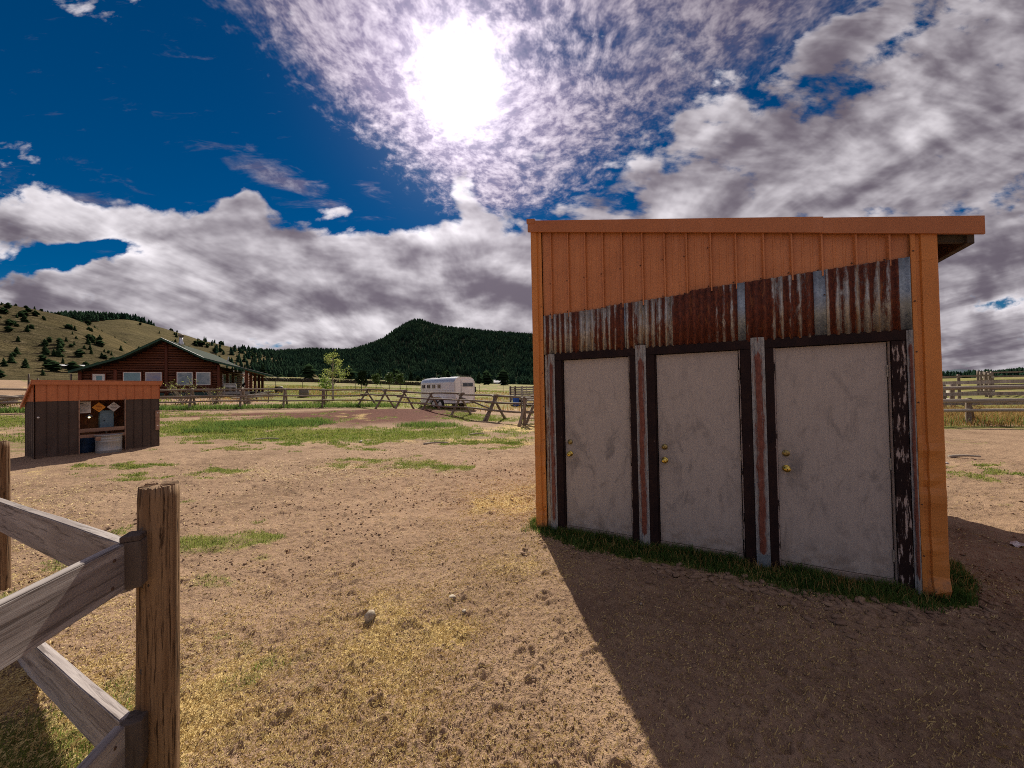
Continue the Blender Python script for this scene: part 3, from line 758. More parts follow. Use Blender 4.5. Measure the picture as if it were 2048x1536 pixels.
# ---------------------------------------------------------------- hills
# Skylines seen from the yard as (bearing in degrees east of the camera's heading, elevation in degrees)
def sky_pt(px, py):
    d = _f + _rt * ((px - 1024) / 740.0) - _up * ((py - 768) / 740.0)
    return math.degrees(math.atan2(d.x, d.y)), math.degrees(math.atan2(d.z, math.hypot(d.x, d.y)))
def skyline(pts, az):
    a = np.array([sky_pt(*p) for p in pts]); return np.interp(az, a[:, 0], a[:, 1])
HILLS = {}
def hill(key, name, pts, r0, r1, mat, az0, az1, seed, rough, n_az=260, n_r=90, back=1.6, shape=1.25):
    az = np.linspace(az0, az1, n_az); el = skyline(pts, az)
    el = np.convolve(np.pad(el, 3, 'edge'), np.ones(7) / 7, 'valid')
    edge = sm((az - az0) / 4.0) * sm((az1 - az) / 4.0) if key in ('left', 'mid') else np.ones_like(az)
    t = np.linspace(-0.15, 1 + back, n_r)
    A_, T_ = np.meshgrid(np.radians(az), t, indexing='ij'); E_ = np.repeat(el[:, None], n_r, 1)
    Rr = r0 + (r1 - r0) * T_
    X, Y = Rr * np.sin(A_), Rr * np.cos(A_)
    base = zt(X, Y)
    crest = (EYE + r1 * np.tan(np.radians(E_)))
    base1 = zt(np.sin(A_) * r1, np.cos(A_) * r1)
    k = np.where(T_ < 1, sm(np.clip(T_, 0, 1) ** shape), 1 - sm((T_ - 1) / back) * 0.9)
    rel = (crest - base1) * edge[:, None]
    rough_ = (fbm(X / (r1 * .09), Y / (r1 * .09), 5, seed) - .5) * rough * np.clip(rel, 0, None) * np.clip(T_, 0, 1) * np.clip(1.25 - T_, 0, 1)
    gully = (np.abs(fbm(X / (r1 * .16) + 5, Y / (r1 * .16), 3, seed + 9) * 2 - 1)) * rough * .7 * np.clip(rel, 0, None) * k * np.clip(1.0 - T_, 0, 1)
    Z = np.where(T_ <= 0, base - 1.0 + T_ * 4, base + k * rel + rough_ - gully)
    me = grid_mesh(name, np.stack([X, Y, Z], -1).reshape(-1, 3), n_az, n_r); me.materials.append(mat)
    o = tag(put(name, me), kind='structure')
    HILLS[key] = (math.radians(az0), math.radians(az1), r0, r1, back, Z, n_az, n_r)
    return o
def hill_pt(key, az, t):
    a0, a1, r0, r1, back, Z, na, nr = HILLS[key]
    i = np.clip((az - a0) / (a1 - a0) * (na - 1), 0, na - 1.001); j = np.clip((t + .15) / (1.15 + back) * (nr - 1), 0, nr - 1.001)
    i0, j0 = np.floor(i).astype(int), np.floor(j).astype(int); fi, fj = i - i0, j - j0
    z = (Z[i0, j0] * (1 - fi) + Z[i0 + 1, j0] * fi) * (1 - fj) + (Z[i0, j0 + 1] * (1 - fi) + Z[i0 + 1, j0 + 1] * fi) * fj
    r = r0 + (r1 - r0) * t
    return np.stack([r * np.sin(az), r * np.cos(az), z], -1)
def hill_mat(name, c1, c2, c3, scale):
    m, nt, b = new_mat(name)
    v = coords(nt, kind='Object'); n = noise(nt, v, scale, 8, 0.65, 0.4); n2 = noise(nt, v, scale * 9, 5, 0.7)
    c = mixc(nt, n.step(0.38, 0.62), c1, c2); c = mixc(nt, n2.step(0.5, 0.7, 0.0, 0.7), c, c3)
    nt.links.new(c, b.inputs['Base Color']); b.inputs['Roughness'].default_value = 1.0; b.inputs['Specular IOR Level'].default_value = 0.0
    bump(nt, b, n2 + n * 2, 1.0, 2.5)
    return m
HGRASS = hill_mat('hill_grass', (0.118, 0.094, 0.050), (0.066, 0.056, 0.032), (0.165, 0.130, 0.082), 0.022)
HGRASS2 = hill_mat('hill_grass_far', (0.120, 0.100, 0.055), (0.088, 0.076, 0.044), (0.155, 0.125, 0.08), 0.012)
HFOREST = hill_mat('hill_forest_floor', (0.022, 0.030, 0.020), (0.035, 0.040, 0.026), (0.05, 0.05, 0.032), 0.01)
HFAR = hill_mat('far_mountain', (0.070, 0.092, 0.115), (0.085, 0.105, 0.130), (0.12, 0.14, 0.16), 0.0006)  # bluish base colour stands in for distance haze
hill('right', 'hill', [(1700, 776), (1880, 770), (1930, 765), (1990, 752), (2048, 743), (2400, 705), (3200, 665)], 330, 620, HFOREST, 40, 70, 5, 0.05, 120, 40)
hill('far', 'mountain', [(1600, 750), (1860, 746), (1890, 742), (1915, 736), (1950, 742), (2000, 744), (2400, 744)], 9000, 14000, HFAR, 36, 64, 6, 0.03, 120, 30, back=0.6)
hill('left', 'hill', [(-500, 560), (-200, 580), (0, 614), (60, 624), (140, 640), (180, 656), (240, 684), (300, 716), (380, 745), (480, 770)], 130, 400, HGRASS, -72, -37, 11, 0.17, 300, 120)
hill('mid', 'hill', [(-300, 640), (60, 642), (150, 637), (260, 641), (330, 660), (400, 682), (480, 700), (540, 712), (600, 724), (700, 745)], 330, 760, HGRASS2, -66, -26, 13, 0.14, 260, 90)
hill('wood', 'hill', [(300, 716), (420, 708), (500, 704), (560, 709), (620, 704), (700, 706), (760, 688), (800, 660), (832, 644), (850, 650), (880, 659), (1000, 670), (1065, 675), (1300, 690), (1600, 730), (1800, 752)], 620, 1500, HFOREST, -48, 46, 17, 0.07, 360, 90)

# ---------------------------------------------------------------- conifers on the hills
def conifer_data(seed, tiers=7, n=7, h=1.0, w=0.30, ragged=0.35, rnd=False):
    r_ = np.random.default_rng(seed); V, F = [], []
    for i in range(tiers):
        t = i / tiers; z0 = 0.07 + t * 0.86; rad_ = (w * math.sin(math.pi * (0.18 + t * 0.74)) if rnd else w * (1 - t) ** 0.8) + 0.02; z1 = z0 + 0.86 / tiers * 1.9
        b0 = len(V); V.append((r_.normal(0, .01), r_.normal(0, .01), min(z1, 1.0)))
        for k in range(n):
            a = 2 * math.pi * (k + r_.uniform(-.3, .3)) / n; q = rad_ * r_.uniform(1 - ragged, 1 + ragged)
            V.append((q * math.cos(a), q * math.sin(a), z0 + r_.uniform(-.05, .02)))
        for k in range(n): F.append((b0, b0 + 1 + k, b0 + 1 + (k + 1) % n))
    b0 = len(V)
    for k in range(3): a = 2.1 * k; V.append((.03 * math.cos(a), .03 * math.sin(a), -0.05))
    V.append((0, 0, .3)); F += [(b0, b0 + 1, b0 + 3), (b0 + 1, b0 + 2, b0 + 3), (b0 + 2, b0, b0 + 3)]
    return np.array(V) * h, np.array(F)
CONE = [conifer_data(s, w=w_, tiers=t_, rnd=q_, n=9, ragged=.42) for s, w_, t_, q_ in ((1, .32, 8, False), (2, .36, 8, True), (3, .48, 7, True), (4, .26, 9, False), (5, .42, 8, True), (6, .22, 9, False))]
CONE_ME = [raw_mesh('conifer', V, F, CONIFER) for V, F in CONE]
CONE_LO = [conifer_data(20 + s, tiers=4, n=5, w=.21 + .03 * s) for s in range(4)]
def scatter_mass(name, label, cat, P, H, mat, data=CONE_LO):
    VV, FF, o = [], [], 0; r_ = np.random.default_rng(3)
    for p, h in zip(P, H):
        V, F = data[r_.integers(len(data))]; a = r_.uniform(0, 6.28); c, s = math.cos(a), math.sin(a); w = r_.uniform(.8, 1.25)
        VV.append(np.stack([(V[:, 0] * c - V[:, 1] * s) * h * w + p[0], (V[:, 0] * s + V[:, 1] * c) * h * w + p[1], V[:, 2] * h + p[2]], -1)); FF.append(F + o); o += len(V)
    return tag(put(name, raw_mesh(name, np.concatenate(VV), np.concatenate(FF), mat)), label, cat, kind='stuff')
def build_hill_trees():
    r_ = np.random.default_rng(5)
    groups = [('left', 170, -54.2, -41, .06, 1.02, 1.7, 4.0, 'small dark juniper dotted on the near grassy hillside', 'junipers on the near hillside'),
              ('mid', 70, -52, -34, .50, 1.02, 3.6, 7.0, 'dark conifer on the farther ridge behind the log house', 'conifers on the farther ridge')]
    for key, n, a0, a1, t0, t1, h0, h1, lab, grp in groups:
        k = 0
        while k < n:
            a = math.radians(r_.uniform(a0, a1)); t = r_.uniform(t0, t1)
            if key == 'left' and t < .35 and r_.random() < .35: continue
            c = fbm(np.array(math.degrees(a) * .5), np.array(t * 5.0), 3, 71)
            if c < 0.40: continue
            p = hill_pt(key, np.array(a), np.array(t)); h = h0 + (h1 - h0) * r_.random() ** 1.8
            if k == 0 or r_.random() < .12: h *= 1.25
            put('conifer', CONE_ME[r_.integers(6)], None, (p[0], p[1], p[2] - .2), (0, 0, r_.uniform(0, 6.28)), (h * r_.uniform(.85, 1.3), h * r_.uniform(.85, 1.3), h))
            tag(col.objects[-1], lab, 'tree', grp); k += 1
    # dense wood along the far ridge crest
    P, H = [], []
    for _ in range(900):
        a = math.radians(r_.uniform(-54, -44)); t = r_.uniform(.80, 1.05)
        if (math.degrees(a) + 54) / 10 > 0.55 + 0.9 * (t - .8) / .25 * .6: continue
        P.append(hill_pt('mid', np.array(a), np.array(t))); H.append(r_.uniform(6, 11))
    for _ in range(900):
        a = math.radians(r_.uniform(-41, -29)); t = r_.uniform(.25, 1.0)
        if r_.random() > ((math.degrees(a) + 41) / 9) ** 1.5 * (1.4 - t): continue
        P.append(hill_pt('mid', np.array(a), np.array(t))); H.append(r_.uniform(6, 11))
    scatter_mass('ridge_wood', 'dark strip of conifer wood along the crest of the left ridge', 'wood', P, H, FOREST)
    P, H = [], []
    while len(P) < 13500:
        a = math.radians(r_.uniform(-46, 12)); t = r_.uniform(.02, 1.02) ** .85
        clr = fbm(np.array(math.degrees(a) * .55), np.array(t * 7), 3, 77)
        if t < .28 and clr > .40 + t * .9: continue
        P.append(hill_pt('wood', np.array(a), np.array(t))); H.append(r_.uniform(9, 17))
    scatter_mass('forest', 'dense dark conifer forest covering the pointed hill', 'forest', P, H, FOREST)
    P, H = [], []
    for _ in range(2600):
        a = math.radians(r_.uniform(46, 58)); t = r_.uniform(0, 1.03)
        P.append(hill_pt('right', np.array(a), np.array(t))); H.append(r_.uniform(3, 5.5))
    scatter_mass('treeline', 'dark tree line on the low hill beyond the corral', 'wood', P, H, FOREST)
    # single trees at the foot of the forest
    n = 0
    while n < 60:
        a = math.radians(r_.uniform(-40, 3)); r = r_.uniform(170, 600)
        if fbm(np.array(math.degrees(a) * .8), np.array(r * .02), 3, 81) < .40 + (600 - r) * .0003: continue
        x, y = r * math.sin(a), r * math.cos(a); h = r_.uniform(4, 9)
        put('conifer', CONE_ME[r_.integers(6)], None, (x, y, gz(x, y) - .2), (0, 0, r_.uniform(0, 6.28)), (h * r_.uniform(.8, 1.2), h * r_.uniform(.8, 1.2), h))
        tag(col.objects[-1], 'lone conifer on the pale flats at the foot of the forested hill', 'tree', 'lone conifers on the flats'); n += 1
build_hill_trees()

# ---------------------------------------------------------------- the storage shed
def build_storage_shed():
    root = thing('storage_shed', 'tall orange metal storage shed with three grey doors under rusty corrugated sheets', 'shed', (SX, SY, 0), SA)
    W, D = 3.645, 4.35
    def ztop(x): return 3.80 - (x + 0.0) * (3.80 - 2.985) / W            # underside of the fascia / top of the wall
    # walls not faced by doors
    def ribbed(n, L, pitch=.2265, step=.03):
        pts = [(0, 0)]; x = 0.05
        while x < L - .06:
            pts += [(x, 0), (x + .012, -.018), (x + .03, -.018), (x + .042, 0)]; x += pitch
        return pts + [(L, 0)]
    back = MB().profile([(x, D - y) for x, y in ribbed(0, W)], lambda x: 0.03, ztop); back.build('back_wall', ORANGE, root)
    lw = MB(); lw.add([(y, x, z) for x, y, z in MB().profile(ribbed(0, D), lambda x: .03, lambda x: 3.80).v], MB().profile(ribbed(0, D), lambda x: .03, lambda x: 3.8).f); lw.build('side_wall', ORANGE, root)
    p2 = MB().profile(ribbed(0, D), lambda x: .03, lambda x: ztop(W)); rw = MB(); rw.add([(W - y, x, z) for x, y, z in p2.v], p2.f); rw.build('side_wall', ORANGE, root)
    MB().add([(.01, .03, .02), (W - .01, .03, .02), (W - .01, .03, ztop(W) + .06), (.01, .03, 3.85)], [(0, 1, 2, 3)]).build('inner_wall', CHAINK, root)
    # upper siding, one sheet section per rib
    ribs = [.485, .615, .839, 1.053, 1.264, 1.482, 1.706, 1.934, 2.150, 2.374, 2.594, 2.823, 3.042, 3.263, 3.498, 3.712, 3.835]
    ribs = [r - .34 for r in ribs]
    def zb(x):
        s = x + .34
        if s < 1.275: return 2.652 + (s - .48) * .012
        if s < 2.160: return 2.678 + (s - 1.28) * .03
        return 2.732 + (s - 2.16) * .026
    for i in range(len(ribs) - 1):
        a, b_ = ribs[i], ribs[i + 1]; w = b_ - a; pts = [(a + .0005, -.014)]
        if w > .15:
            for q in (.33, .66):
                m_ = a + .014 + (w - .028) * q; pts += [(m_ - .011, -.014), (m_ - .006, -.018), (m_ + .006, -.018), (m_ + .011, -.014)]
        if i < len(ribs) - 2: pts += [(b_ - .024, -.010), (b_ - .013, -.042), (b_ - .001, -.042), (b_ + .0002, -.009)]
        else: pts += [(b_ - .001, -.014)]
        if i > 0: pts = [(a + .001, -.008), (a + .016, -.010)] + pts[1:]
        zz = zb((a + b_) / 2); sl = (zb(b_ - .01) - zb(a + .01)) / max(w, .1)
        MB().profile(pts, lambda x: zz + (x - (a + b_) / 2) * sl, lambda x: ztop(x) + .02, .0012).build('siding_panel', ORANGE, root)
    # screws, too small to pick apart
    sc = MB()
    for i in range(1, len(ribs) - 1):
        for z in (zb(ribs[i]) + .07, zb(ribs[i]) + .46):
            if z < ztop(ribs[i]) - .1: sc.lathe((ribs[i] - .035, -.015, z + random.uniform(-.01, .01)), [(.007, 0), (.0065, .004), (.003, .006)], 6, '-y')
    for z in np.arange(.3, 3.0, .42):
        sc.lathe((.128, -.047, z), [(.007, 0), (.006, .005), (.002, .006)], 6, '-y'); sc.lathe((3.503, -.047, z + .05), [(.007, 0), (.006, .005), (.002, .006)], 6, '-y')
    for x in np.arange(.22, 3.45, .30):
        for z in (2.29, 2.58): sc.lathe((x, -.044, z + random.uniform(-.02, .02)), [(.006, 0), (.006, .004), (.002, .006)], 6, '-y')
    tag(sc.build('screw_heads', SCREW, root), kind='stuff')
    # rusty corrugated band
    def corr(a, b_, mat, z0, z1, name='corrugated_sheet', y0=-.040, amp=.013):
        n = max(4, int((b_ - a) / .0676 * 10)); c = 0.0
        pts = [(a + (b_ - a) * i / n, y0 + amp * math.cos(2 * math.pi * (a + (b_ - a) * i / n) / .0676)) for i in range(n + 1)]
        o = MB().profile([(x - c, y) for x, y in pts], lambda x: z0(x + c), lambda x: z1(x + c), .0012).build(name, mat, root, loc=(c, 0, 0), smooth=True); return o
    zl = lambda x: 2.215; zh = lambda x: zb(x) + .05
    bands = [(.135, .62, 0, 0), (.60, 1.02, 1, 0), (1.00, 1.155, 2, .003), (1.15, 1.66, 0, 0), (1.65, 2.245, 2, .003), (2.31, 2.85, 3, 0), (2.93, 3.41, 1, .003)]
    for k, (a, b_, mi, off) in enumerate(bands):
        corr(a, b_, RUST[[4, 0, 2, 0, 2, 3, 1][k]], lambda x, k=k: 2.213 + .006 * math.sin(k * 2.1), zh, y0=-.040 - off)
    for a, b_ in ((1.147, 1.162), (2.245, 2.312), (2.845, 2.935), (3.405, 3.484)):
        corr(a, b_, ZINC, lambda x: 2.210, zh, 'zinc_sheet', y0=-.042, amp=.004)
    # corner trims, each of two lapped lengths with a raised channel
    def trim(x0, x1, z0, z1f, mirror, name='corner_trim', lap=0.0, dents=0):
        pts = [(x0, -.040), (x0 + .004, -.046), (x0 + .030, -.046), (x0 + .036, -.030), (x0 + .058, -.030), (x0 + .066, -.046), (x1 - .003, -.046), (x1, -.042)]
        if mirror: pts = [(x0 + x1 - x, y) for x, y in pts][::-1]
        pts = [(x, y - lap) for x, y in pts]
        edge = x0 - .004 if mirror else x1 + .004
        mb = MB(); nz = 46; allp = []
        path = ([(edge, .12), (edge, -.04)] + pts) if mirror else (pts + [(edge, -.04), (edge, .12)])
        n = len(path); z1 = max(z1f(p[0]) for p in path)
        r_ = random.Random(dents + 5)
        dl = [(r_.uniform(x0, x1), z0 + r_.random() ** 1.6 * 1.4, r_.uniform(.03, .09), r_.uniform(-.026, .016)) for _ in range(dents)]
        for j in range(nz + 1):
            for x, y in path:
                z = z0 + (z1f(x) - z0) * (j / nz) ** 1.15
                dy = sum(a_ * math.exp(-(((x - dx_) / (w_ * .8)) ** 2 + ((z - dz_) / (w_ * .55)) ** 2)) for dx_, dz_, w_, a_ in dl)
                allp.append((x, y + dy, z))
        fs = [(j * n + i, j * n + i + 1, (j + 1) * n + i + 1, (j + 1) * n + i) for j in range(nz) for i in range(n - 1)]
        mb.add(allp, fs).build(name, TRIM, root)
    trim(.0, .146, .030, lambda x: 2.66, True, dents=12); trim(.0, .146, 2.64, lambda x: ztop(x) + .05, True, lap=.002)
    trim(3.486, W, .030, lambda x: 2.80, False, dents=22); trim(3.486, W, 2.78, lambda x: ztop(x) + .05, False, lap=.002)
    # doors with frames, sills, knobs, bolts and hinges
    doors = [(.393, 1.176, .294, 1.258, .282, 1.256), (1.471, 2.243, 1.371, 2.343, 1.373, 2.343), (2.543, 3.336, 2.460, 3.441, 2.462, 3.452)]
    for k, (a, b_, ja, jb, ha, hb) in enumerate(doors):
        c = (a + b_) / 2
        d = B(a - c + .003, b_ - c - .003, 0, .026, .102, 2.128).build('door', door_mat('grey_door_%d' % k, 1.7 + k * 2.3), root, loc=(c, 0, 0), bevel=.002)
        d['label'] = ['narrow-looking grey door farthest from the right corner', 'grey door in the middle with dark scuffs', 'grey door beside the flaking brown post'][k]
        kx = a + .065 - c
        MB().lathe((kx, 0, .982), [(.033, 0), (.033, .004), (.029, .009), (.013, .012), (.011, .030), (.020, .036), (.027, .046), (.0275, .056), (.023, .064), (.012, .067)], 24, '-y').build('knob', BRASS, d, smooth=True)
        MB().lathe((kx, 0, .982), [(.006, .0672), (.006, .069)], 10, '-y').build('keyhole', DARKHOLE, d)
        MB().lathe((kx, 0, 1.126), [(.031, 0), (.030, .010), (.026, .013), (.020, .0135), (.019, .017), (.010, .0175)], 24, '-y').build('deadbolt', BRASS_DULL, d, smooth=True)
        MB().box(kx - .002, kx + .002, -.019, -.017, 1.119, 1.133).build('keyhole', DARKHOLE, d)
        for z in (.30, 1.08, 1.88):
            MB().pole((b_ - c - .001, -.006, z - .05), (b_ - c - .001, -.008, z + .05), .009, .009, 8).build('hinge', HINGE, d)
        frm = FRAME if k < 2 else FRAME
        B(-(a - ja) / 2 + .0, (a - ja) / 2 - .014, -.045, .02, .035, 2.131).build('frame_jamb', FRAME if k != 1 else FRAME, root, loc=((a + ja) / 2, 0, 0), bevel=.003)
        B(0, .010, -.030, .02, .06, 2.131).build('frame_stop', EDGE_WORN if k == 2 else FRAME, root, loc=(a - .0125, 0, 0))
        B(-(jb - b_) / 2 + .016, (jb - b_) / 2, -.045, .02, .035, 2.131).build('frame_jamb', FRAME_WORN if k == 2 else FRAME, root, loc=((b_ + jb) / 2, 0, 0), bevel=.003)
        B(0, .009, -.022, .02, .06, 2.131).build('frame_stop', SILL if k == 2 else EDGE_WORN, root, loc=(b_ + .004, 0, 0))
        h = B(-(hb - ha) / 2, (hb - ha) / 2, -.047, .02, 2.134, 2.222).build('frame_header', FRAME, root, loc=((ha + hb) / 2, 0, 0), bevel=.003)
        B(a - c + .002, b_ - c - .002, -.012, .05, .02, .097).build('sill', SILL, root, loc=(c, 0, 0), bevel=.002)
    # zinc battens with red paint between the frames
    for k, (a, b_, z1) in enumerate(((.205, .292, 2.212), (1.260, 1.370, 2.245), (2.346, 2.458, 2.240), (3.444, 3.486, 2.212))):
        c, h = (a + b_) / 2, (b_ - a) / 2
        pts = [(-h, -.050), (-h + .010, -.054), (-h * .55, -.054), (-h * .38, -.066), (0, -.070), (h * .38, -.066), (h * .55, -.054), (h - .010, -.054), (h, -.050)]
        MB().profile(pts, lambda x: .035, lambda x: z1, .0015).build('batten', strip_mat('batten_%d' % k, 1.0 + k * 3.7, h), root, loc=(c, 0, 0))
    B(.148, .203, -.02, .03, .03, 2.212).build('filler_board', RUST[4], root)
    B(2.346, 2.458, -.073, -.068, .035, .155).build('patch_plate', ZINC, root)
    # roof: deck, rake fascia in two lapped lengths, eave, soffit timbers
    sl = (3.80 - 2.985) / W
    def zr(x): return 3.80 - x * sl
    x0, x1 = -.030, 3.890
    def slab(xa, xb, ya, yb, lo, hi, name, mat, **k):
        return MB().add([(xa, ya, zr(xa) + lo), (xb, ya, zr(xb) + lo), (xb, yb, zr(xb) + lo), (xa, yb, zr(xa) + lo), (xa, ya, zr(xa) + hi), (xb, ya, zr(xb) + hi), (xb, yb, zr(xb) + hi), (xa, yb, zr(xa) + hi)],
                        [(0, 3, 2, 1), (4, 5, 6, 7), (0, 1, 5, 4), (1, 2, 6, 5), (2, 3, 7, 6), (3, 0, 4, 7)]).build(name, mat, root, **k)
    slab(x0 + .01, x1 - .05, -.030, D + .12, .060, .105, 'roof_deck', ROOF_UNDER)
    slab(x0, x1 - .02, -.035, D + .15, .108, .130, 'roof_sheet', ORANGE)
    slab(x0, 2.925, -.072, -.045, -.004, .142, 'rake_fascia', FASCIA, bevel=.002)
    slab(2.90, x1 + .01, -.069, -.044, -.008, .134, 'rake_fascia', FASCIA, bevel=.002)
    slab(x0, 2.925, -.045, -.012, .134, .1405, 'rake_cap', FASCIA); slab(2.9251, x1, -.043, -.012, .1325, .1365, 'rake_cap', FASCIA)
    slab(x0 - .012, x0 + .10, -.078, -.040, .10, .163, 'fascia_end', FASCIA, bevel=.004)
    for y in np.arange(.03, D, .61): slab(W + .004, x1 - .06, y, y + .038, -.045, .058, 'rafter_tail', ROOF_UNDER)
    slab(x1 - .058, x1 - .02, .0, D + .1, -.060, .058, 'eave_board', ROOF_UNDER)
    return root
build_storage_shed()

# ---------------------------------------------------------------- corner of the board fence by the camera
def build_board_fence():
    root = thing('board_fence', 'corner of weathered board fence with round posts at the left front', 'fence', (-1.87, 1.92, 0))
    o = Vector((-1.83, 1.92, 0))
    def L(x, y, z): return Vector((x, y, z)) - o
    def post(x, y, r, h, seed, lean=(0, 0)):
        rr = random.Random(seed); n, segs = 90, 34; mb = MB(); vs = []
        ph = [(rr.uniform(0, 6.28), rr.randint(2, 9), rr.uniform(.004, .016)) for _ in range(7)]
        crack = [(rr.uniform(0, 6.28), rr.uniform(.35, 1), rr.uniform(.02, .05)) for _ in range(6)] + [(-1.75, 1.0, .06)]
        for i in range(segs + 1):
            t = i / segs; z = -.4 + (h + .4) * t
            taper = 1.04 - .06 * t - (.035 if i == segs else 0)
            for k in range(n):
                a = 2 * math.pi * k / n
                q = 1 + sum(am * math.sin(m_ * a + p_ + t * m_ * .25) for p_, m_, am in ph)
                for ca, ln, dp in crack:
                    da = (a - ca - .06 * math.sin(t * 5 + ca) + math.pi) % (2 * math.pi) - math.pi
                    if t > 1 - ln: q -= dp * math.exp(-(da / .07) ** 2)
                vs.append((lean[0] * z + r * taper * q * math.cos(a), lean[1] * z + r * taper * q * math.sin(a), z + (rr.uniform(-.006, .006) if i == segs else 0)))
        base = segs * n; vs.append((lean[0] * h, lean[1] * h, h + .004))
        fs = [(i * n + k, i * n + (k + 1) % n, (i + 1) * n + (k + 1) % n, (i + 1) * n + k) for i in range(segs) for k in range(n)]
        fs += [(base + k, base + (k + 1) % n, len(vs) - 1) for k in range(n)]
        mb.add(vs, fs)
        p = mb.build('post', POST, root, loc=L(x, y, 0))
        p.data.polygons.foreach_set('use_smooth', [len(f.vertices) == 4 for f in p.data.polygons])
        return p
    p1 = post(-1.645, 1.750, .077, 1.362, 3, (.010, 0))
    kn = MB()
    for a, z in ((-1.35, 1.18), (-1.30, .93), (-1.42, .55)):
        MB().lathe((0, 0, 0), [(.016, -.01), (.015, .002), (.010, .004), (.006, .001)], 12, '-y').build('knot', BLOCK, p1, loc=(.076 * math.cos(a), .076 * math.sin(a), z), rot=(0, 0, a + math.pi / 2), smooth=True)
    post(-4.70, 3.42, .066, 1.39, 8, (-.006, 0)); post(-1.12, -1.35, .10, 1.38, 12)
    plank('rail', L(-4.95, 3.42, .835), L(-1.676, 1.645, 1.033), .045, .220, BOARD, root, .004)
    plank('rail', L(-4.95, 3.42, -.03), L(-1.676, 1.645, 0.258), .045, .220, BOARD, root, .004)
    plank('rail', L(-1.666, 1.607, 1.046), L(-1.02, -1.28, 1.07), .045, .200, BOARD, root, .004)
    plank('rail', L(-1.666, 1.607, 0.275), L(-1.02, -1.28, .28), .045, .200, BOARD, root, .004)
    for z in (.968, .102):
        B(-.036, .036, -.045, .045, -.103, .100).build('block', BLOCK, root, loc=L(-1.642, 1.649, 1.78 - (1.78 - z) * 0.895), rot=(0, 0, rad(24)), bevel=.006)
    for px_, py_, pz_ in ((-1.643, 1.55, 1.10), (-1.641, 1.54, .99), (-1.643, 1.55, .33), (-1.641, 1.54, .22)):
        MB().lathe((0, 0, 0), [(.0075, -.01), (.0075, .004), (.004, .006)], 8, '-y').build('nail', SCREW, root, loc=L(px_ + .012, py_, pz_), rot=(0, 0, rad(102.6)))
    B(-.034, .034, -.046, .040, -.012, .012).build('block', BLOCK, root, loc=L(-1.641, 1.647, 1.166), rot=(0, 0, rad(24)), bevel=.005)
build_board_fence()

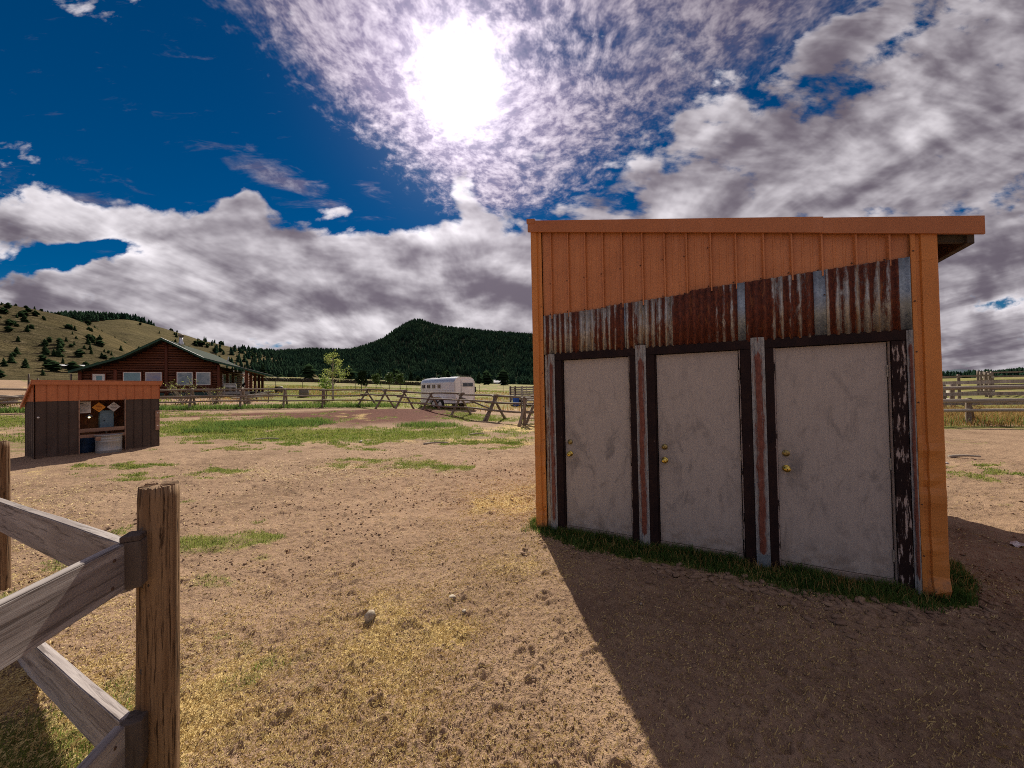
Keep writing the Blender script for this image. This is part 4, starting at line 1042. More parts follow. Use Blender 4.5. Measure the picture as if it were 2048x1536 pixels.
# ---------------------------------------------------------------- the small pump shed
SHA = math.atan2(.888, .46); SHX, SHY = -12.63, 9.79; SHZ = 0.12
def build_pump_shed():
    root = thing('pump_shed', 'low brown metal lean-to with orange panel fascia and an open front', 'shed', (SHX, SHY, SHZ), SHA)
    W, D, H = 2.507, .85, 1.585          # H: height of the lower edge of the orange panels
    def zr(y): return 2.075 - y * .66      # roof underside falls to the back
    pitch = W / 13
    def prof(a, b_, y0, rib=.014):
        pts = [(a, y0)]; x = math.ceil(a / pitch - 1e-6) * pitch
        while x < b_ - .02:
            if x > a + .02: pts += [(x - .018, y0), (x - .008, y0 - rib), (x + .008, y0 - rib), (x + .018, y0)]
            x += pitch
        return pts + [(b_, y0)]
    for i in range(13):
        a, b_ = i * pitch, (i + 1) * pitch
        pts = [(a + .001, -.026), (a + .010, -.012), (b_ - .012, -.012), (b_ - .001, -.026)]
        MB().profile(pts, lambda x: H, lambda x: 2.06, .001).build('siding_panel', SHED_ORANGE, root)
    for a, b_ in ((0, .780), (1.715, W)):
        n = max(1, round((b_ - a) / pitch))
        for i in range(n):
            c0, c1 = a + (b_ - a) * i / n, a + (b_ - a) * (i + 1) / n
            MB().profile([(c0 + .001, -.018), (c0 + .012, -.002), (c1 - .012, -.002), (c1 - .001, -.018)], lambda x: -.02, lambda x: H + .01, .001).build('wall_panel', BROWN_METAL, root)
    # side walls: brown below, orange gable above
    for x, s in ((0, 1), (W, -1)):
        for i in range(5):
            y0, y1 = D * i / 5, D * (i + 1) / 5
            f = lambda y0=y0, y1=y1: [(y0 + .001, .014), (y0 + .012, 0), (y1 - .012, 0), (y1 - .001, .014)]
            q = MB().profile(f(), lambda y: -.02, lambda y: min(H, zr(y)), .001); MB().add([(x - s * (yy), xx, z) for xx, yy, z in q.v], q.f).build('wall_panel', BROWN_METAL, root)
            q = MB().profile(f(), lambda y: min(H, zr(y)), lambda y: max(min(H, zr(y)) + .002, zr(y)), .001); MB().add([(x - s * (yy + .012), xx, z) for xx, yy, z in q.v], q.f).build('gable_panel', SHED_ORANGE, root)
    B(0, W, D, D + .02, -.02, zr(D)).build('back_wall', BROWN_METAL, root)
    MB().add([(.02, D - .06, 0), (W - .02, D - .06, 0), (W - .02, D - .06, zr(D - .06)), (.02, D - .06, zr(D - .06))], [(0, 1, 2, 3)]).build('inner_wall', INNER, root)
    def slab(ya, yb, lo, hi, xa, xb, name, mat):
        MB().add([(xa, ya, zr(ya) + lo), (xb, ya, zr(ya) + lo), (xb, yb, zr(yb) + lo), (xa, yb, zr(yb) + lo), (xa, ya, zr(ya) + hi), (xb, ya, zr(ya) + hi), (xb, yb, zr(yb) + hi), (xa, yb, zr(yb) + hi)],
                 [(0, 3, 2, 1), (4, 5, 6, 7), (0, 1, 5, 4), (1, 2, 6, 5), (2, 3, 7, 6), (3, 0, 4, 7)]).build(name, mat, root)
    slab(-.06, D + .12, .0, .045, -.05, W + .05, 'roof', SHED_ORANGE)
    B(-.065, W + .055, -.085, -.062, 2.035, 2.120).build('fascia', SHED_ORANGE, root)
    slab(-.06, D + .14, -.03, .055, -.075, -.052, 'rake_trim', SHED_ORANGE); slab(-.06, D + .14, -.03, .055, W + .052, W + .075, 'rake_trim', SHED_ORANGE)
    B(.768, .788, -.03, .04, -.02, H + .02).build('opening_jamb', RAIL2, root); B(1.705, 1.727, -.035, .04, -.02, H + .02).build('opening_jamb', RAIL2, root)
    plank('cross_rail', (.790, -.005, .722), (1.704, -.005, .728), .04, .105, RAIL2, root); plank('cross_rail', (.790, -.006, .563), (1.704, -.006, .540), .04, .090, RAIL2, root)
    p = B(2.410, 2.512, -.050, -.022, .585, 1.205).build('side_plate', RAIL2, root, bevel=.003)
    for z in (.72, 1.13): MB().lathe((2.46, -.050, z), [(.020, 0), (.018, .008), (.008, .012)], 12, '-y').build('bolt', WHITEP, p)
    MB().lathe((.05, -.02, 1.16), [(.022, 0), (.024, .02), (.012, .03)], 12, '-y').build('insulator', WHITEP, root)
    M_ = Matrix.Translation((SHX, SHY, SHZ)) @ Matrix.Rotation(SHA, 4, 'Z')
    def W_(x, y, z): return M_ @ Vector((x, y, z))
    R_ = (0, 0, SHA); yb = D - .09
    # what hangs and stands inside it
    t = thing('notice_board', 'white printed notice inside the brown lean-to, left of the diamond signs', 'sign', W_(.915, .30, 1.385), SHA)
    B(-.165, .165, -.006, .006, -.170, .165).build('board', SIGNW, t)
    mb = MB(); mb.box(-.130, .02, -.0085, -.007, .105, .130); r_ = random.Random(4)
    for i in range(9): mb.box(-.140, .140 - r_.random() * .06, -.0085, -.007, .075 - i * .025, .081 - i * .025)
    mb.build('print', INK, t)
    for nm, x, mat, ink, lab in (('diamond_sign', 1.235, SIGNO, INKR, 'orange diamond sign inside the brown lean-to'), ('diamond_sign', 1.535, SIGNW, INK, 'white diamond sign inside the brown lean-to')):
        t = thing(nm, lab, 'sign', W_(x, .26 if x < 1.3 else .22, 1.372), SHA); q = .145
        MB().add([(0, -.005, -q), (q, -.005, 0), (0, -.005, q), (-q, -.005, 0), (0, .005, -q), (q, .005, 0), (0, .005, q), (-q, .005, 0)], [(0, 1, 2, 3), (7, 6, 5, 4), (0, 4, 5, 1), (1, 5, 6, 2), (2, 6, 7, 3), (3, 7, 4, 0)]).build('plate', mat, t)
        mb = MB()
        for i, w_ in enumerate((.05, .08, .07, .045)): mb.box(-w_, w_ * .9, -.0075, -.006, .058 - i * .042, .070 - i * .042)
        mb.build('print', ink, t)
    t = thing('electrical_box', 'blue-grey electrical cabinet inside the brown lean-to', 'cabinet', W_(1.43, .42, .0), SHA)
    B(-.15, .15, -.06, .06, .70, 1.27).build('cabinet', BOXBLUE, t, bevel=.012); B(-.130, .130, -.068, -.061, .72, 1.25).build('door', BOXBLUE, t, bevel=.003)
    B(-.085, -.045, -.074, -.069, .95, .97).build('latch', BLACK, t); B(-.02, .02, -.01, .03, -.10, .70).build('conduit', STEEL, t); B(-.02, .02, .06, .50, 1.0, 1.05).build('bracket', STEEL, t)
    t = thing('hanging_lamp', 'glowing bulb under a tin shade in the brown lean-to', 'lamp', W_(1.06, .35, 1.05), SHA)
    MB().lathe((0, 0, 0), [(.012, .015), (.020, .025), (.022, .045), (.016, .07)], 14).build('bulb', BULB, t, smooth=True)
    MB().lathe((0, 0, 0), [(.085, .05), (.055, .09), (.022, .12)], 16, close=False).build('shade', ZINC, t)
    MB().pole((0, 0, .12), (0, .0, .80), .005, .005, 6).build('cord', BLACK, t)
    t = thing('blue_drum', 'dark blue plastic drum under the rails of the brown lean-to', 'drum', W_(.98, .46, 0.0), SHA)
    MB().lathe((0, 0, 0), [(.205, 0), (.22, .02), (.22, .15), (.228, .17), (.22, .19), (.22, .33), (.228, .35), (.22, .37), (.215, .53), (.19, .55)], 24).build('body', DULLBLUE, t, smooth=True)
    MB().lathe((.07, 0, 0), [(.03, .545), (.03, .575)], 10).build('bung', BLACK, t)
    # stock tank and the block of wood on it
    c = W_(1.33, -.15, 0); g = gz(c.x, c.y)
    t = thing('stock_tank', 'ribbed galvanised stock tank standing at the lean-to opening', 'tank', (c.x, c.y, g - .02), SHA)
    prof_ = [(.262, .0), (.268, .01), (.268, .07), (.276, .085), (.268, .10), (.270, .33), (.278, .345), (.270, .36), (.272, .40), (.281, .415), (.274, .43), (.276, .50), (.290, .505), (.292, .52), (.284, .53)]
    MB().lathe((0, 0, 0), prof_, 36).build('wall', TANKM, t, smooth=True); MB().lathe((0, 0, 0), [(.282, .516), (.295, .518), (.295, .532), (.282, .534)], 36, close=False).build('rim', TANKM, t, smooth=True)
    t = thing('wood_block', 'short wood block on the rim of the stock tank', 'wood block', W_(1.09, -.28, .43), SHA); B(-.06, .06, -.05, .05, 0, .11).build('block', RAIL2, t, bevel=.004)
build_pump_shed()

# ---------------------------------------------------------------- log house
HX, HY, HZ = -34.1, 36.0, 1.62
HT, HS = Vector((.903, .43, 0)), Vector((-.43, .903, 0))     # along the gable, away from us
def build_log_house():
    ang = math.atan2(HT.y, HT.x)
    root = thing('log_house', 'dark log house with green metal roof and a covered side porch', 'house', (HX, HY, HZ), ang)
    prof = [(-6.41, 2.58), (-2.9, 3.98), (0, 5.85), (3.25, 3.98), (9.05, 2.20)]
    def zr(x): return float(np.interp(x, [p[0] for p in prof], [p[1] for p in prof]))
    y0 = .7; DEP = 17.5                    # wall plane set back below the gable overhang
    xl, xr = -5.95, 4.35
    # gable wall backing and one log per course
    wins = [(-5.05, -4.30, 1.55, 2.32), (-2.95, -1.75, 1.30, 2.50), (-1.35, -.22, 1.30, 2.50), (1.00, 2.18, 1.27, 2.52), (2.52, 3.62, 1.27, 2.52)]
    MB().add([(xl + .05, y0 + .16, -.2), (xr - .05, y0 + .16, -.2), (xr - .05, y0 + .16, zr(xr) - .15), (3.25, y0 + .16, 3.85), (0, y0 + .16, 5.7), (-2.9, y0 + .16, 3.85), (xl + .05, y0 + .16, zr(xl) - .1)], [(0, 1, 2, 3, 4, 5, 6)]).build('wall', CHAINK, root)
    z = .50; rl = .125
    while z < 5.5:
        zc = z + rl
        lo, hi = xl, xr
        if zc > 2.0:
            xs = [x for x in np.linspace(xl, xr, 400) if zr(x) - .22 > zc + rl * .6]
            if not xs: break
            lo, hi = max(xl, min(xs)), min(xr, max(xs))
        spans = [(lo, hi)]
        for a, b_, wz0, wz1 in wins:
            if wz0 - .12 < zc < wz1 + .12:
                spans = [q for s_ in spans for q in ((s_[0], min(s_[1], a - .14)), (max(s_[0], b_ + .14), s_[1])) if q[1] - q[0] > .05]
        for a, b_ in spans:
            o = MB().pole((0, 0, 0), (b_ - a, 0, 0), rl, rl * .97, 8, 1, 0, .04, int(zc * 100 + a * 7)).build('log', LOG, root, loc=(a, y0 + .06, zc), smooth=True)
        z += rl * 1.93
    for x, zt_ in ((.16, 5.3), (-3.55, 2.75), (xl + .02, 2.6), (xr - .02, 3.3)):
        round_pole('wall_post', (x, y0 - .06, -.1), (x, y0 - .06, zt_), .15, .14, LOGPOST, root, bend=0)
    for k, (a, b_, wz0, wz1) in enumerate(wins):
        w = thing_part = B(a - .11, b_ + .11, y0 - .10, y0 + .10, wz0 - .09, wz1 + .10).build('window', LOGPOST, root)
        B(a - .035, b_ + .035, y0 - .125, y0 - .102, wz0 - .035, wz1 + .035).build('frame', WHITEP, w)
        B(a + .035 if k else a + .22, b_ - .035 if k else b_ - .14, y0 - .134, y0 - .1265, wz0 + .035 if k else wz0 + .1, wz1 - .035 if k else wz1 - .12).build('pane', PANE[(0, 0, 1, 2, 2)[k]], w)
    B(xl - .02, xr + .02, y0 - .02, y0 + .03, -.55, .50).build('skirting', SKIRT, root)
    # side wall behind the porch, with its own logs, windows and door
    B(xr - .1, xr - .02, y0 + .2, DEP, -.4, 3.2).build('wall', CHAINK, root)
    z = .50
    while z < 2.9:
        MB().pole((0, 0, 0), (DEP - y0 - .3, 0, 0), rl, rl, 8).build('log', LOG, root, loc=(xr, y0 + .2, z + rl), rot=(0, 0, math.pi / 2), smooth=True); z += rl * 1.93
    for a, b_, z0_, z1_ in ((1.6, 2.5, 1.15, 2.35), (6.6, 7.5, 1.15, 2.35), (10.4, 11.4, 1.15, 2.35)):
        w = B(xr + .02, xr + .16, a - .1, b_ + .1, z0_ - .08, z1_ + .08).build('window', WHITEP, root); B(xr + .162, xr + .17, a, b_, z0_, z1_).build('pane', PANE[2], w)
    d = B(xr + .02, xr + .16, 4.0, 5.0, .52, 2.60).build('door', WHITEP, root); B(xr + .162, xr + .175, 4.12, 4.88, 1.4, 2.4).build('pane', PANE[2], d); B(xr + .162, xr + .21, 4.08, 4.13, 1.40, 1.52).build('handle', BLACK, d)
    B(xl + .02, xl + .1, y0 + .2, DEP, -.4, 2.5).build('wall', LOG, root); B(xl, xr, DEP - .05, DEP, -.4, 2.6).build('wall', LOG, root)
    # roof as thick shells
    for (xa, za), (xb, zb_) in zip(prof[:-1], prof[1:]):
        ye = DEP + .6 if xb < 5 else 12.0
        MB().add([(xa, 0, za), (xb, 0, zb_), (xb, ye, zb_), (xa, ye, za), (xa, 0, za - .07), (xb, 0, zb_ - .07), (xb, ye, zb_ - .07), (xa, ye, za - .07)],
                 [(0, 1, 2, 3), (7, 6, 5, 4), (1, 5, 6, 2), (0, 3, 7, 4), (3, 2, 6, 7)]).build('roof', ROOFGREEN, root)
        MB().add([(xa, -.04, za + .02), (xb, -.04, zb_ + .02), (xb, -.04, zb_ - .17), (xa, -.04, za - .17), (xa, 0, za + .02), (xb, 0, zb_ + .02), (xb, 0, zb_ - .17), (xa, 0, za - .17)],
                 [(0, 3, 2, 1), (4, 5, 6, 7), (0, 1, 5, 4), (3, 7, 6, 2)]).build('rake_board', RAKEGREEN, root)
        MB().add([(xa, -.06, za + .022), (xb, -.06, zb_ + .022), (xb, .10, zb_ + .03), (xa, .10, za + .03), (xa, -.06, za + .045), (xb, -.06, zb_ + .045), (xb, .10, zb_ + .045), (xa, .10, za + .045)],
                 [(0, 1, 5, 4), (4, 5, 6, 7), (0, 3, 2, 1)]).build('drip_edge', SILVER if xa >= 0 else RAKEGREEN, root)
    ch = MB().lathe((.62, 3.0, 0), [(.30, 5.3), (.22, 5.75), (.15, 5.95), (.15, 6.42)], 16).build('chimney', SILVER, root, smooth=True)
    MB().lathe((.62, 3.0, 0), [(.22, 6.42), (.24, 6.50), (.24, 6.62), (.10, 6.70)], 16).build('cap', STEEL, ch)
    MB().pole((1.9, 15.0, 4.2), (2.1, 15.2, 5.4), .07, .07, 8).build('vent_pipe', SILVER, root)
    B(xl - .35, xl - .25, -.02, .08, -.4, 2.35).build('downpipe', STEEL, root)
    # porch
    B(xr + .05, 7.05, .25, 11.6, .42, .52).build('porch_deck', DECK, root)
    B(xr + .05, 7.05, .18, .25, .22, .52).build('deck_board', DECK, root)
    for i in range(7): B(xr + .3 + i * .42, xr + .38 + i * .42, .22, .3, -.6, .22).build('deck_pier', DECK, root)
    for y in (.45, 2.6, 5.0, 7.4, 9.8): round_pole('porch_post', (6.75, y, .5), (6.75, y, 2.78), .15, .14, LOGPOST, root, bend=0, seed=int(y * 10))
    round_pole('porch_beam', (6.75, .2, 2.70), (6.75, 11.5, 2.70), .13, .13, LOGPOST, root, bend=0)
    fl = thing_part = B(5.62, 5.72, .30, .40, 2.62, 2.72).build('porch_light', WHITEP, root); B(5.95, 6.05, .30, .40, 2.62, 2.72).build('porch_light', WHITEP, root)
    Mh = Matrix.Translation((HX, HY, HZ)) @ Matrix.Rotation(ang, 4, 'Z')
    # bench on the porch
    p = Mh @ Vector((5.15, 1.3, .52))
    t = thing('porch_bench', 'white slatted bench on the log house porch', 'bench', p, ang + rad(18))
    for i in range(4): B(-.55, .55, -.20 + i * .11, -.11 + i * .11, .40, .43).build('seat_slat', WHITEP, t)
    for i in range(3): MB().add([(-.55, .22 + .03 * i, .50 + i * .14), (.55, .22 + .03 * i, .50 + i * .14), (.55, .25 + .03 * i, .60 + i * .14), (-.55, .25 + .03 * i, .60 + i * .14), (-.55, .25 + .03 * i, .50 + i * .14), (.55, .25 + .03 * i, .50 + i * .14), (.55, .28 + .03 * i, .60 + i * .14), (-.55, .28 + .03 * i, .60 + i * .14)], [(0, 1, 2, 3), (7, 6, 5, 4), (0, 4, 5, 1), (3, 2, 6, 7), (0, 3, 7, 4), (1, 5, 6, 2)]).build('back_slat', WHITEP, t)
    for x in (-.5, .5):
        MB().pole((x, -.22, 0), (x, -.16, .62), .03, .03, 6).build('leg', WHITEP, t); MB().pole((x, .30, 0), (x, .34, .95), .03, .03, 6).build('leg', WHITEP, t)
        MB().pole((x, -.24, .63), (x, .30, .66), .03, .03, 6).build('armrest', WHITEP, t)
    p = Mh @ Vector((5.9, 4.2, .52))
    t = thing('grill', 'black kettle grill behind the red porch post', 'grill', p, ang)
    MB().lathe((0, 0, 0), [(.05, .45), (.22, .55), (.28, .72), (.28, .76), (.2, .92), (.04, .98)], 16).build('kettle', BLACK, t, smooth=True)
    for k in range(3): MB().pole((.30 * math.cos(k * 2.1), .30 * math.sin(k * 2.1), 0), (.1 * math.cos(k * 2.1), .1 * math.sin(k * 2.1), .55), .02, .02, 6).build('leg', STEEL, t)
build_log_house()

# ---------------------------------------------------------------- jackleg fence
def jack_fence():
    root = thing('jackleg_fence', 'long grey pole fence on crossed jacklegs across the far side of the yard', 'fence', (-4, 22, gz(-4, 22)))
    o = root.location.copy()
    # frame centres with the bearing of their legs
    C = [(-39, 16.4), (-36, 17.6), (-33, 18.8), (-30, 20.0), (-27, 21.4), (-24, 22.9), (-21.0, 24.3), (-18.5, 25.4), (-16.2, 26.4), (-13.9, 27.3), (-11.25, 28.7), (-9.35, 27.2), (-7.55, 25.9), (-5.25, 23.9), (-3.0, 21.7), (-.95, 19.8), (1.15, 17.9), (3.2, 16.2)]
    r_ = random.Random(9); tops = []
    for i, (x, y) in enumerate(C):
        a, b_ = C[max(0, i - 1)], C[min(len(C) - 1, i + 1)]
        if i == 10: a = (-13, 30.3)
        d = Vector((b_[0] - a[0], b_[1] - a[1], 0)).normalized()
        n = Vector((-d.y, d.x, 0)) if i < 10 else Vector((-d.y, d.x, 0))
        if n.y < 0: n = -n
        if i >= 10: n = (n + Vector((.18, .12, 0))).normalized()
        sp = .78 if i >= 10 else .52
        c = Vector((x, y, 0)); z = gz(x, y); top = c + Vector((0, 0, z + 1.34))
        f = c - n * sp; f.z = gz(f.x, f.y) - .06; bk = c + n * sp; bk.z = gz(bk.x, bk.y) - .06
        sh = d * .05
        round_pole('leg', f - o - sh, top + n * .16 - o - sh + Vector((0, 0, .02)), .075, .062, POLE, root, seed=i * 7 + 1)
        round_pole('leg', bk - o + sh, top - n * .16 - o + sh + Vector((0, 0, .0)), .072, .058, POLE, root, seed=i * 7 + 2)
        if i == 15: round_pole('leg', f - o + d * .16, top + n * .1 - o + d * .14, .07, .06, POLE, root, seed=3)
        tops.append((c, n, d, z))
    for i in range(len(tops) - 1):
        (c0, n0, d0, z0), (c1, n1, d1, z1) = tops[i], tops[i + 1]
        L_ = (c1 - c0).length; e = (c1 - c0).normalized() * .28
        def P(c, n, z, h, off): return Vector((c.x, c.y, z + h)) - n * off
        levels = ((1.30, 0.0, .06), (.98, .30, .052), (.62, .50, .05)) if i >= 10 else ((1.24, .06, .06), (.86, .22, .055), (.48, .36, .05))
        for k, (h, off, r) in enumerate(levels):
            if i >= 10: off = off * 1.0
            j = r_.uniform(-.04, .04)
            flip = r_.random() < .5
            a_, b2 = P(c0, n0, z0, h + j, off + r + .02 if k else 0) - e - o, P(c1, n1, z1, h + j + r_.uniform(-.05, .05), off + r + .02 if k else 0) + e - o
            if k == 0: a_.z += .03; b2.z += .03
            if flip: a_, b2 = b2, a_
            round_pole('rail', a_, b2, r * 1.1, r * .8, POLE, root, bend=.03, seed=i * 13 + k)
        if i == 14:
            round_pole('brace', P(c0, n0, z0, 1.15, .12) - o, P(c1, n1, z1, .62, .30) - o, .05, .04, POLE, root)
jack_fence()

# ---------------------------------------------------------------- steel gate behind the big shed
def steel_gate():
    x, y = .42, 17.2; z = gz(x, y)
    t = thing('pipe_gate', 'pipe and mesh farm gate half hidden behind the orange shed', 'gate', (x, y, z + .05), rad(-6))
    for h in (.02, .30, .93, 1.25): MB().pole((0, 0, h), (3.2, 0, h), .024, .024, 8).build('bar', STEEL, t)
    for q in (0, 1.6, 3.2): MB().pole((q, 0, 0), (q, 0, 1.26), .026, .026, 8).build('upright', STEEL, t)
    mb = MB()
    for i in range(32): mb.pole((.05 + i * .1, .015, .02), (.05 + i * .1, .015, .93), .003, .003, 4)
    for i in range(9): mb.pole((0, .015, .05 + i * .1), (3.2, .015, .05 + i * .1), .003, .003, 4)
    tag(mb.build('wire_mesh', STEEL, t), kind='stuff')
    round_pole('hinge_post', (.12, .06, -.3), (.12, .06, 1.32), .075, .07, POLE, t)
    round_pole('hinge_post', (-.12, -.35, -.1), (.22, .1, 1.2), .075, .065, POLE, t)
steel_gate()

# ---------------------------------------------------------------- horse trailer
def horse_trailer():
    # rear left corner, then forward along the side
    ax = Vector((-.73, .683, 0)); rear = Vector((-4.12, 26.6, 0)); ang = math.atan2(ax.y, ax.x)
    z = gz(-5.5, 28.2) - .02
    t = thing('horse_trailer', 'white stock trailer with four dark side windows parked behind the fence', 'trailer', (rear.x, rear.y, z), ang)
    L, W = 4.75, 1.85                       # x forward, y to the left side of the trailer; the seen side is y = 0
    def Y(y): return -y                     # body extends away from us to -y (to the right of forward)
    z0, z1 = .42, 2.32
    sec = [(0, z0), (0, 1.95), (.05, 2.12), (.16, 2.24), (.32, 2.31), (.55, 2.34), (W - .55, 2.34), (W - .32, 2.31), (W - .16, 2.24), (W - .05, 2.12), (W, 1.95), (W, z0)]
    def loft(name, mat, xs, idx, par=t, smooth=True):
        mb = MB(); n = len(idx)
        vs = []
        for x, ins in xs:
            for i in idx:
                y, zz = sec[i]; c = W / 2
                vs.append((x, Y(c + (y - c) * (1 - ins)), z0 + (zz - z0) * (1 - ins * .25)))
        fs = [(j * n + i, j * n + i + 1, (j + 1) * n + i + 1, (j + 1) * n + i) for j in range(len(xs) - 1) for i in range(n - 1)]
        return mb.add(vs, fs).build(name, mat, par, recalc=True)
    xs = [(0, .0), (L - .6, 0), (L - .25, .10), (L - .05, .32), (L, .5)]
    body = loft('body', TRAILER, xs, [0, 1], smooth=False); loft('body', TRAILER, xs, [10, 11])
    rf = loft('roof', TRAILROOF, [(x, i_) for x, i_ in xs], list(range(1, 11)))
    rf.data.polygons.foreach_set('use_smooth', [True] * len(rf.data.polygons))
    for x in (1.0, 2.3, 3.6): B(x, x + .42, -W / 2 - .2, -W / 2 + .2, 2.345, 2.40).build('roof_vent', TRAILER, rf, bevel=.01)
    MB().add([(L, Y(W * .25), z0), (L, Y(W * .75), z0), (L, Y(W * .75), 1.95), (L, Y(W * .25), 1.95)], [(0, 1, 2, 3)]).build('nose', TRAILER, t)
    MB().add([(0, Y(y), zz) for y, zz in sec], [tuple(range(len(sec)))]).build('rear_wall', TRAILER, t)
    B(0, L - .3, Y(W) + .02, -.02, z0 - .06, z0 - .002).build('floor', BLACK, t)
    # side windows with frames
    for i in range(4):
        x = L - .82 - i * .68
        f = B(x - .26, x + .20, .004, .024, 1.52, 1.86).build('window', WHITEP, t); B(x - .21, x + .15, .025, .030, 1.565, 1.815).build('pane', DARKGLASS, f)
        B(x - .035, x - .02, .031, .036, 1.565, 1.815).build('bar', WHITEP, f)
    for zz in (1.38, 1.12, .86, .60): B(.02, L - .62, .004, .016, zz, zz + .03).build('trim_rail', TRAILER, t)
    B(-.01, .05, -.02, .028, z0, 2.05).build('corner_post', WHITEP, t); B(-.016, .03, Y(W) - .028, Y(W) + .03, z0, 2.05).build('corner_post', WHITEP, t)
    # rear doors
    d = B(-.040, -.006, Y(W) + .08, Y(W * .30), z0 + .02, 2.14).build('rear_door', TRAILER, t, bevel=.006)
    B(-.055, -.042, Y(W) + .16, Y(W * .36), 1.58, 1.93).build('window_frame', WHITEP, d)
    for a, b_ in ((.90, .655), (.635, .385)): B(-.062, -.056, Y(W * a), Y(W * b_), 1.63, 1.89).build('pane', DARKGLASS, d)
    B(-.034, -.006, Y(W * .29), Y(.03), z0 + .02, 2.10).build('rear_panel', TRAILER, t, bevel=.004)
    MB().pole((-.06, Y(W * .30), z0 + .1), (-.06, Y(W * .30), 2.05), .014, .014, 6).build('latch_rod', SILVER, t); B(-.09, -.05, Y(W * .38), Y(W * .27), 1.08, 1.14).build('latch_handle', BLACK, t)
    for y in (.09, W - .09): B(-.055, -.042, Y(y) - .03, Y(y) + .03, .62, .78).build('tail_lamp', RED, t)
    B(-.02, .06, Y(W) - .16, Y(W) - .03, 1.2, 1.6).build('side_marker', BLACK, t)
    # fender and wheels
    fx = 1.95
    vs, fs = [], []; fp = [(-.95, .42), (-.88, .66), (-.66, .84), (-.3, .88), (.3, .88), (.66, .84), (.88, .66), (.95, .42)]
    for y in (.002, .22):
        for x, zz in fp: vs.append((fx + x, y, zz))
    n = len(fp); fs = [(i, i + 1, n + i + 1, n + i) for i in range(n - 1)]
    MB().add(vs, fs).build('fender', TRAILER, t)
    for sx in (-.40, .40):
        for y in (.10, Y(W) - .02):
            w = MB().lathe((0, 0, 0), [(.21, -.09), (.31, -.10), (.335, -.06), (.335, .06), (.31, .10), (.21, .09)], 22, '-y').build('wheel', TYRE, t, loc=(fx + sx, y, .335), smooth=True)
            MB().lathe((0, 0, 0), [(.20, -.095), (.20, -.07), (.12, -.085), (.05, -.10)], 18, '-y').build('rim', WHITEP, w)
    MB().pole((L - .2, -W / 2 - .5, .5), (L + 1.1, -W / 2, .5), .05, .05, 6).build('tongue', STEEL, t); MB().pole((L - .2, -W / 2 + .5, .5), (L + 1.1, -W / 2, .5), .05, .05, 6).build('tongue', STEEL, t)
    MB().pole((L + .9, -W / 2, .0), (L + .9, -W / 2, .75), .035, .035, 6).build('jack', STEEL, t)
horse_trailer()

def hay_wagon():
    x, y = -.19, 32.0; z = gz(x + 1.5, y) - .02
    t = thing('slat_wagon', 'grey wagon with slatted wooden rack partly behind the orange shed', 'wagon', (x, y, z), rad(2))
    for yy in (0, 1.9):
        for i in range(6): plank('slat', (0, yy, .62 + i * .20), (4.2, yy, .62 + i * .20), .04, .13, CORRAL, t)
        for q in (.06, .48, 1.1, 2.2, 3.3, 4.1): plank('stake', (q, yy + (.04 if yy else -.04), .30), (q + .001, yy + (.04 if yy else -.04), 1.74), .05, .09, BLOCK if q < .6 else CORRAL, t)
    for i in range(5): plank('slat', (.0, .06, .62 + i * .22), (.0, 1.85, .62 + i * .22), .04, .13, CORRAL, t)
    B(0, 4.2, -.06, 1.96, .42, .52).build('bed', CORRAL, t)
    for q in (.8, 3.3):
        for yy in (-.12, 2.02):
            w = MB().lathe((0, 0, 0), [(.15, -.07), (.28, -.08), (.30, -.04), (.30, .04), (.28, .08), (.15, .07)], 18, '-y').build('wheel', TYRE, t, loc=(q, yy, .30), smooth=True); MB().lathe((0, 0, 0), [(.15, -.06), (.15, .06)], 12, '-y').build('rim', STEEL, w)
    c = (x + .50, y - .62)
    d = thing('water_barrel', 'bright blue plastic barrel beside the slatted wagon', 'barrel', (c[0], c[1], gz(*c)))
    MB().lathe((0, 0, 0), [(.24, 0), (.26, .03), (.27, .25), (.275, .27), (.27, .29), (.27, .55), (.275, .57), (.27, .59), (.25, .80), (.20, .82)], 22).build('body', BLUE, d, smooth=True)
    MB().lathe((.08, 0, 0), [(.03, .815), (.03, .85)], 10).build('bung', BLACK, d)
hay_wagon()

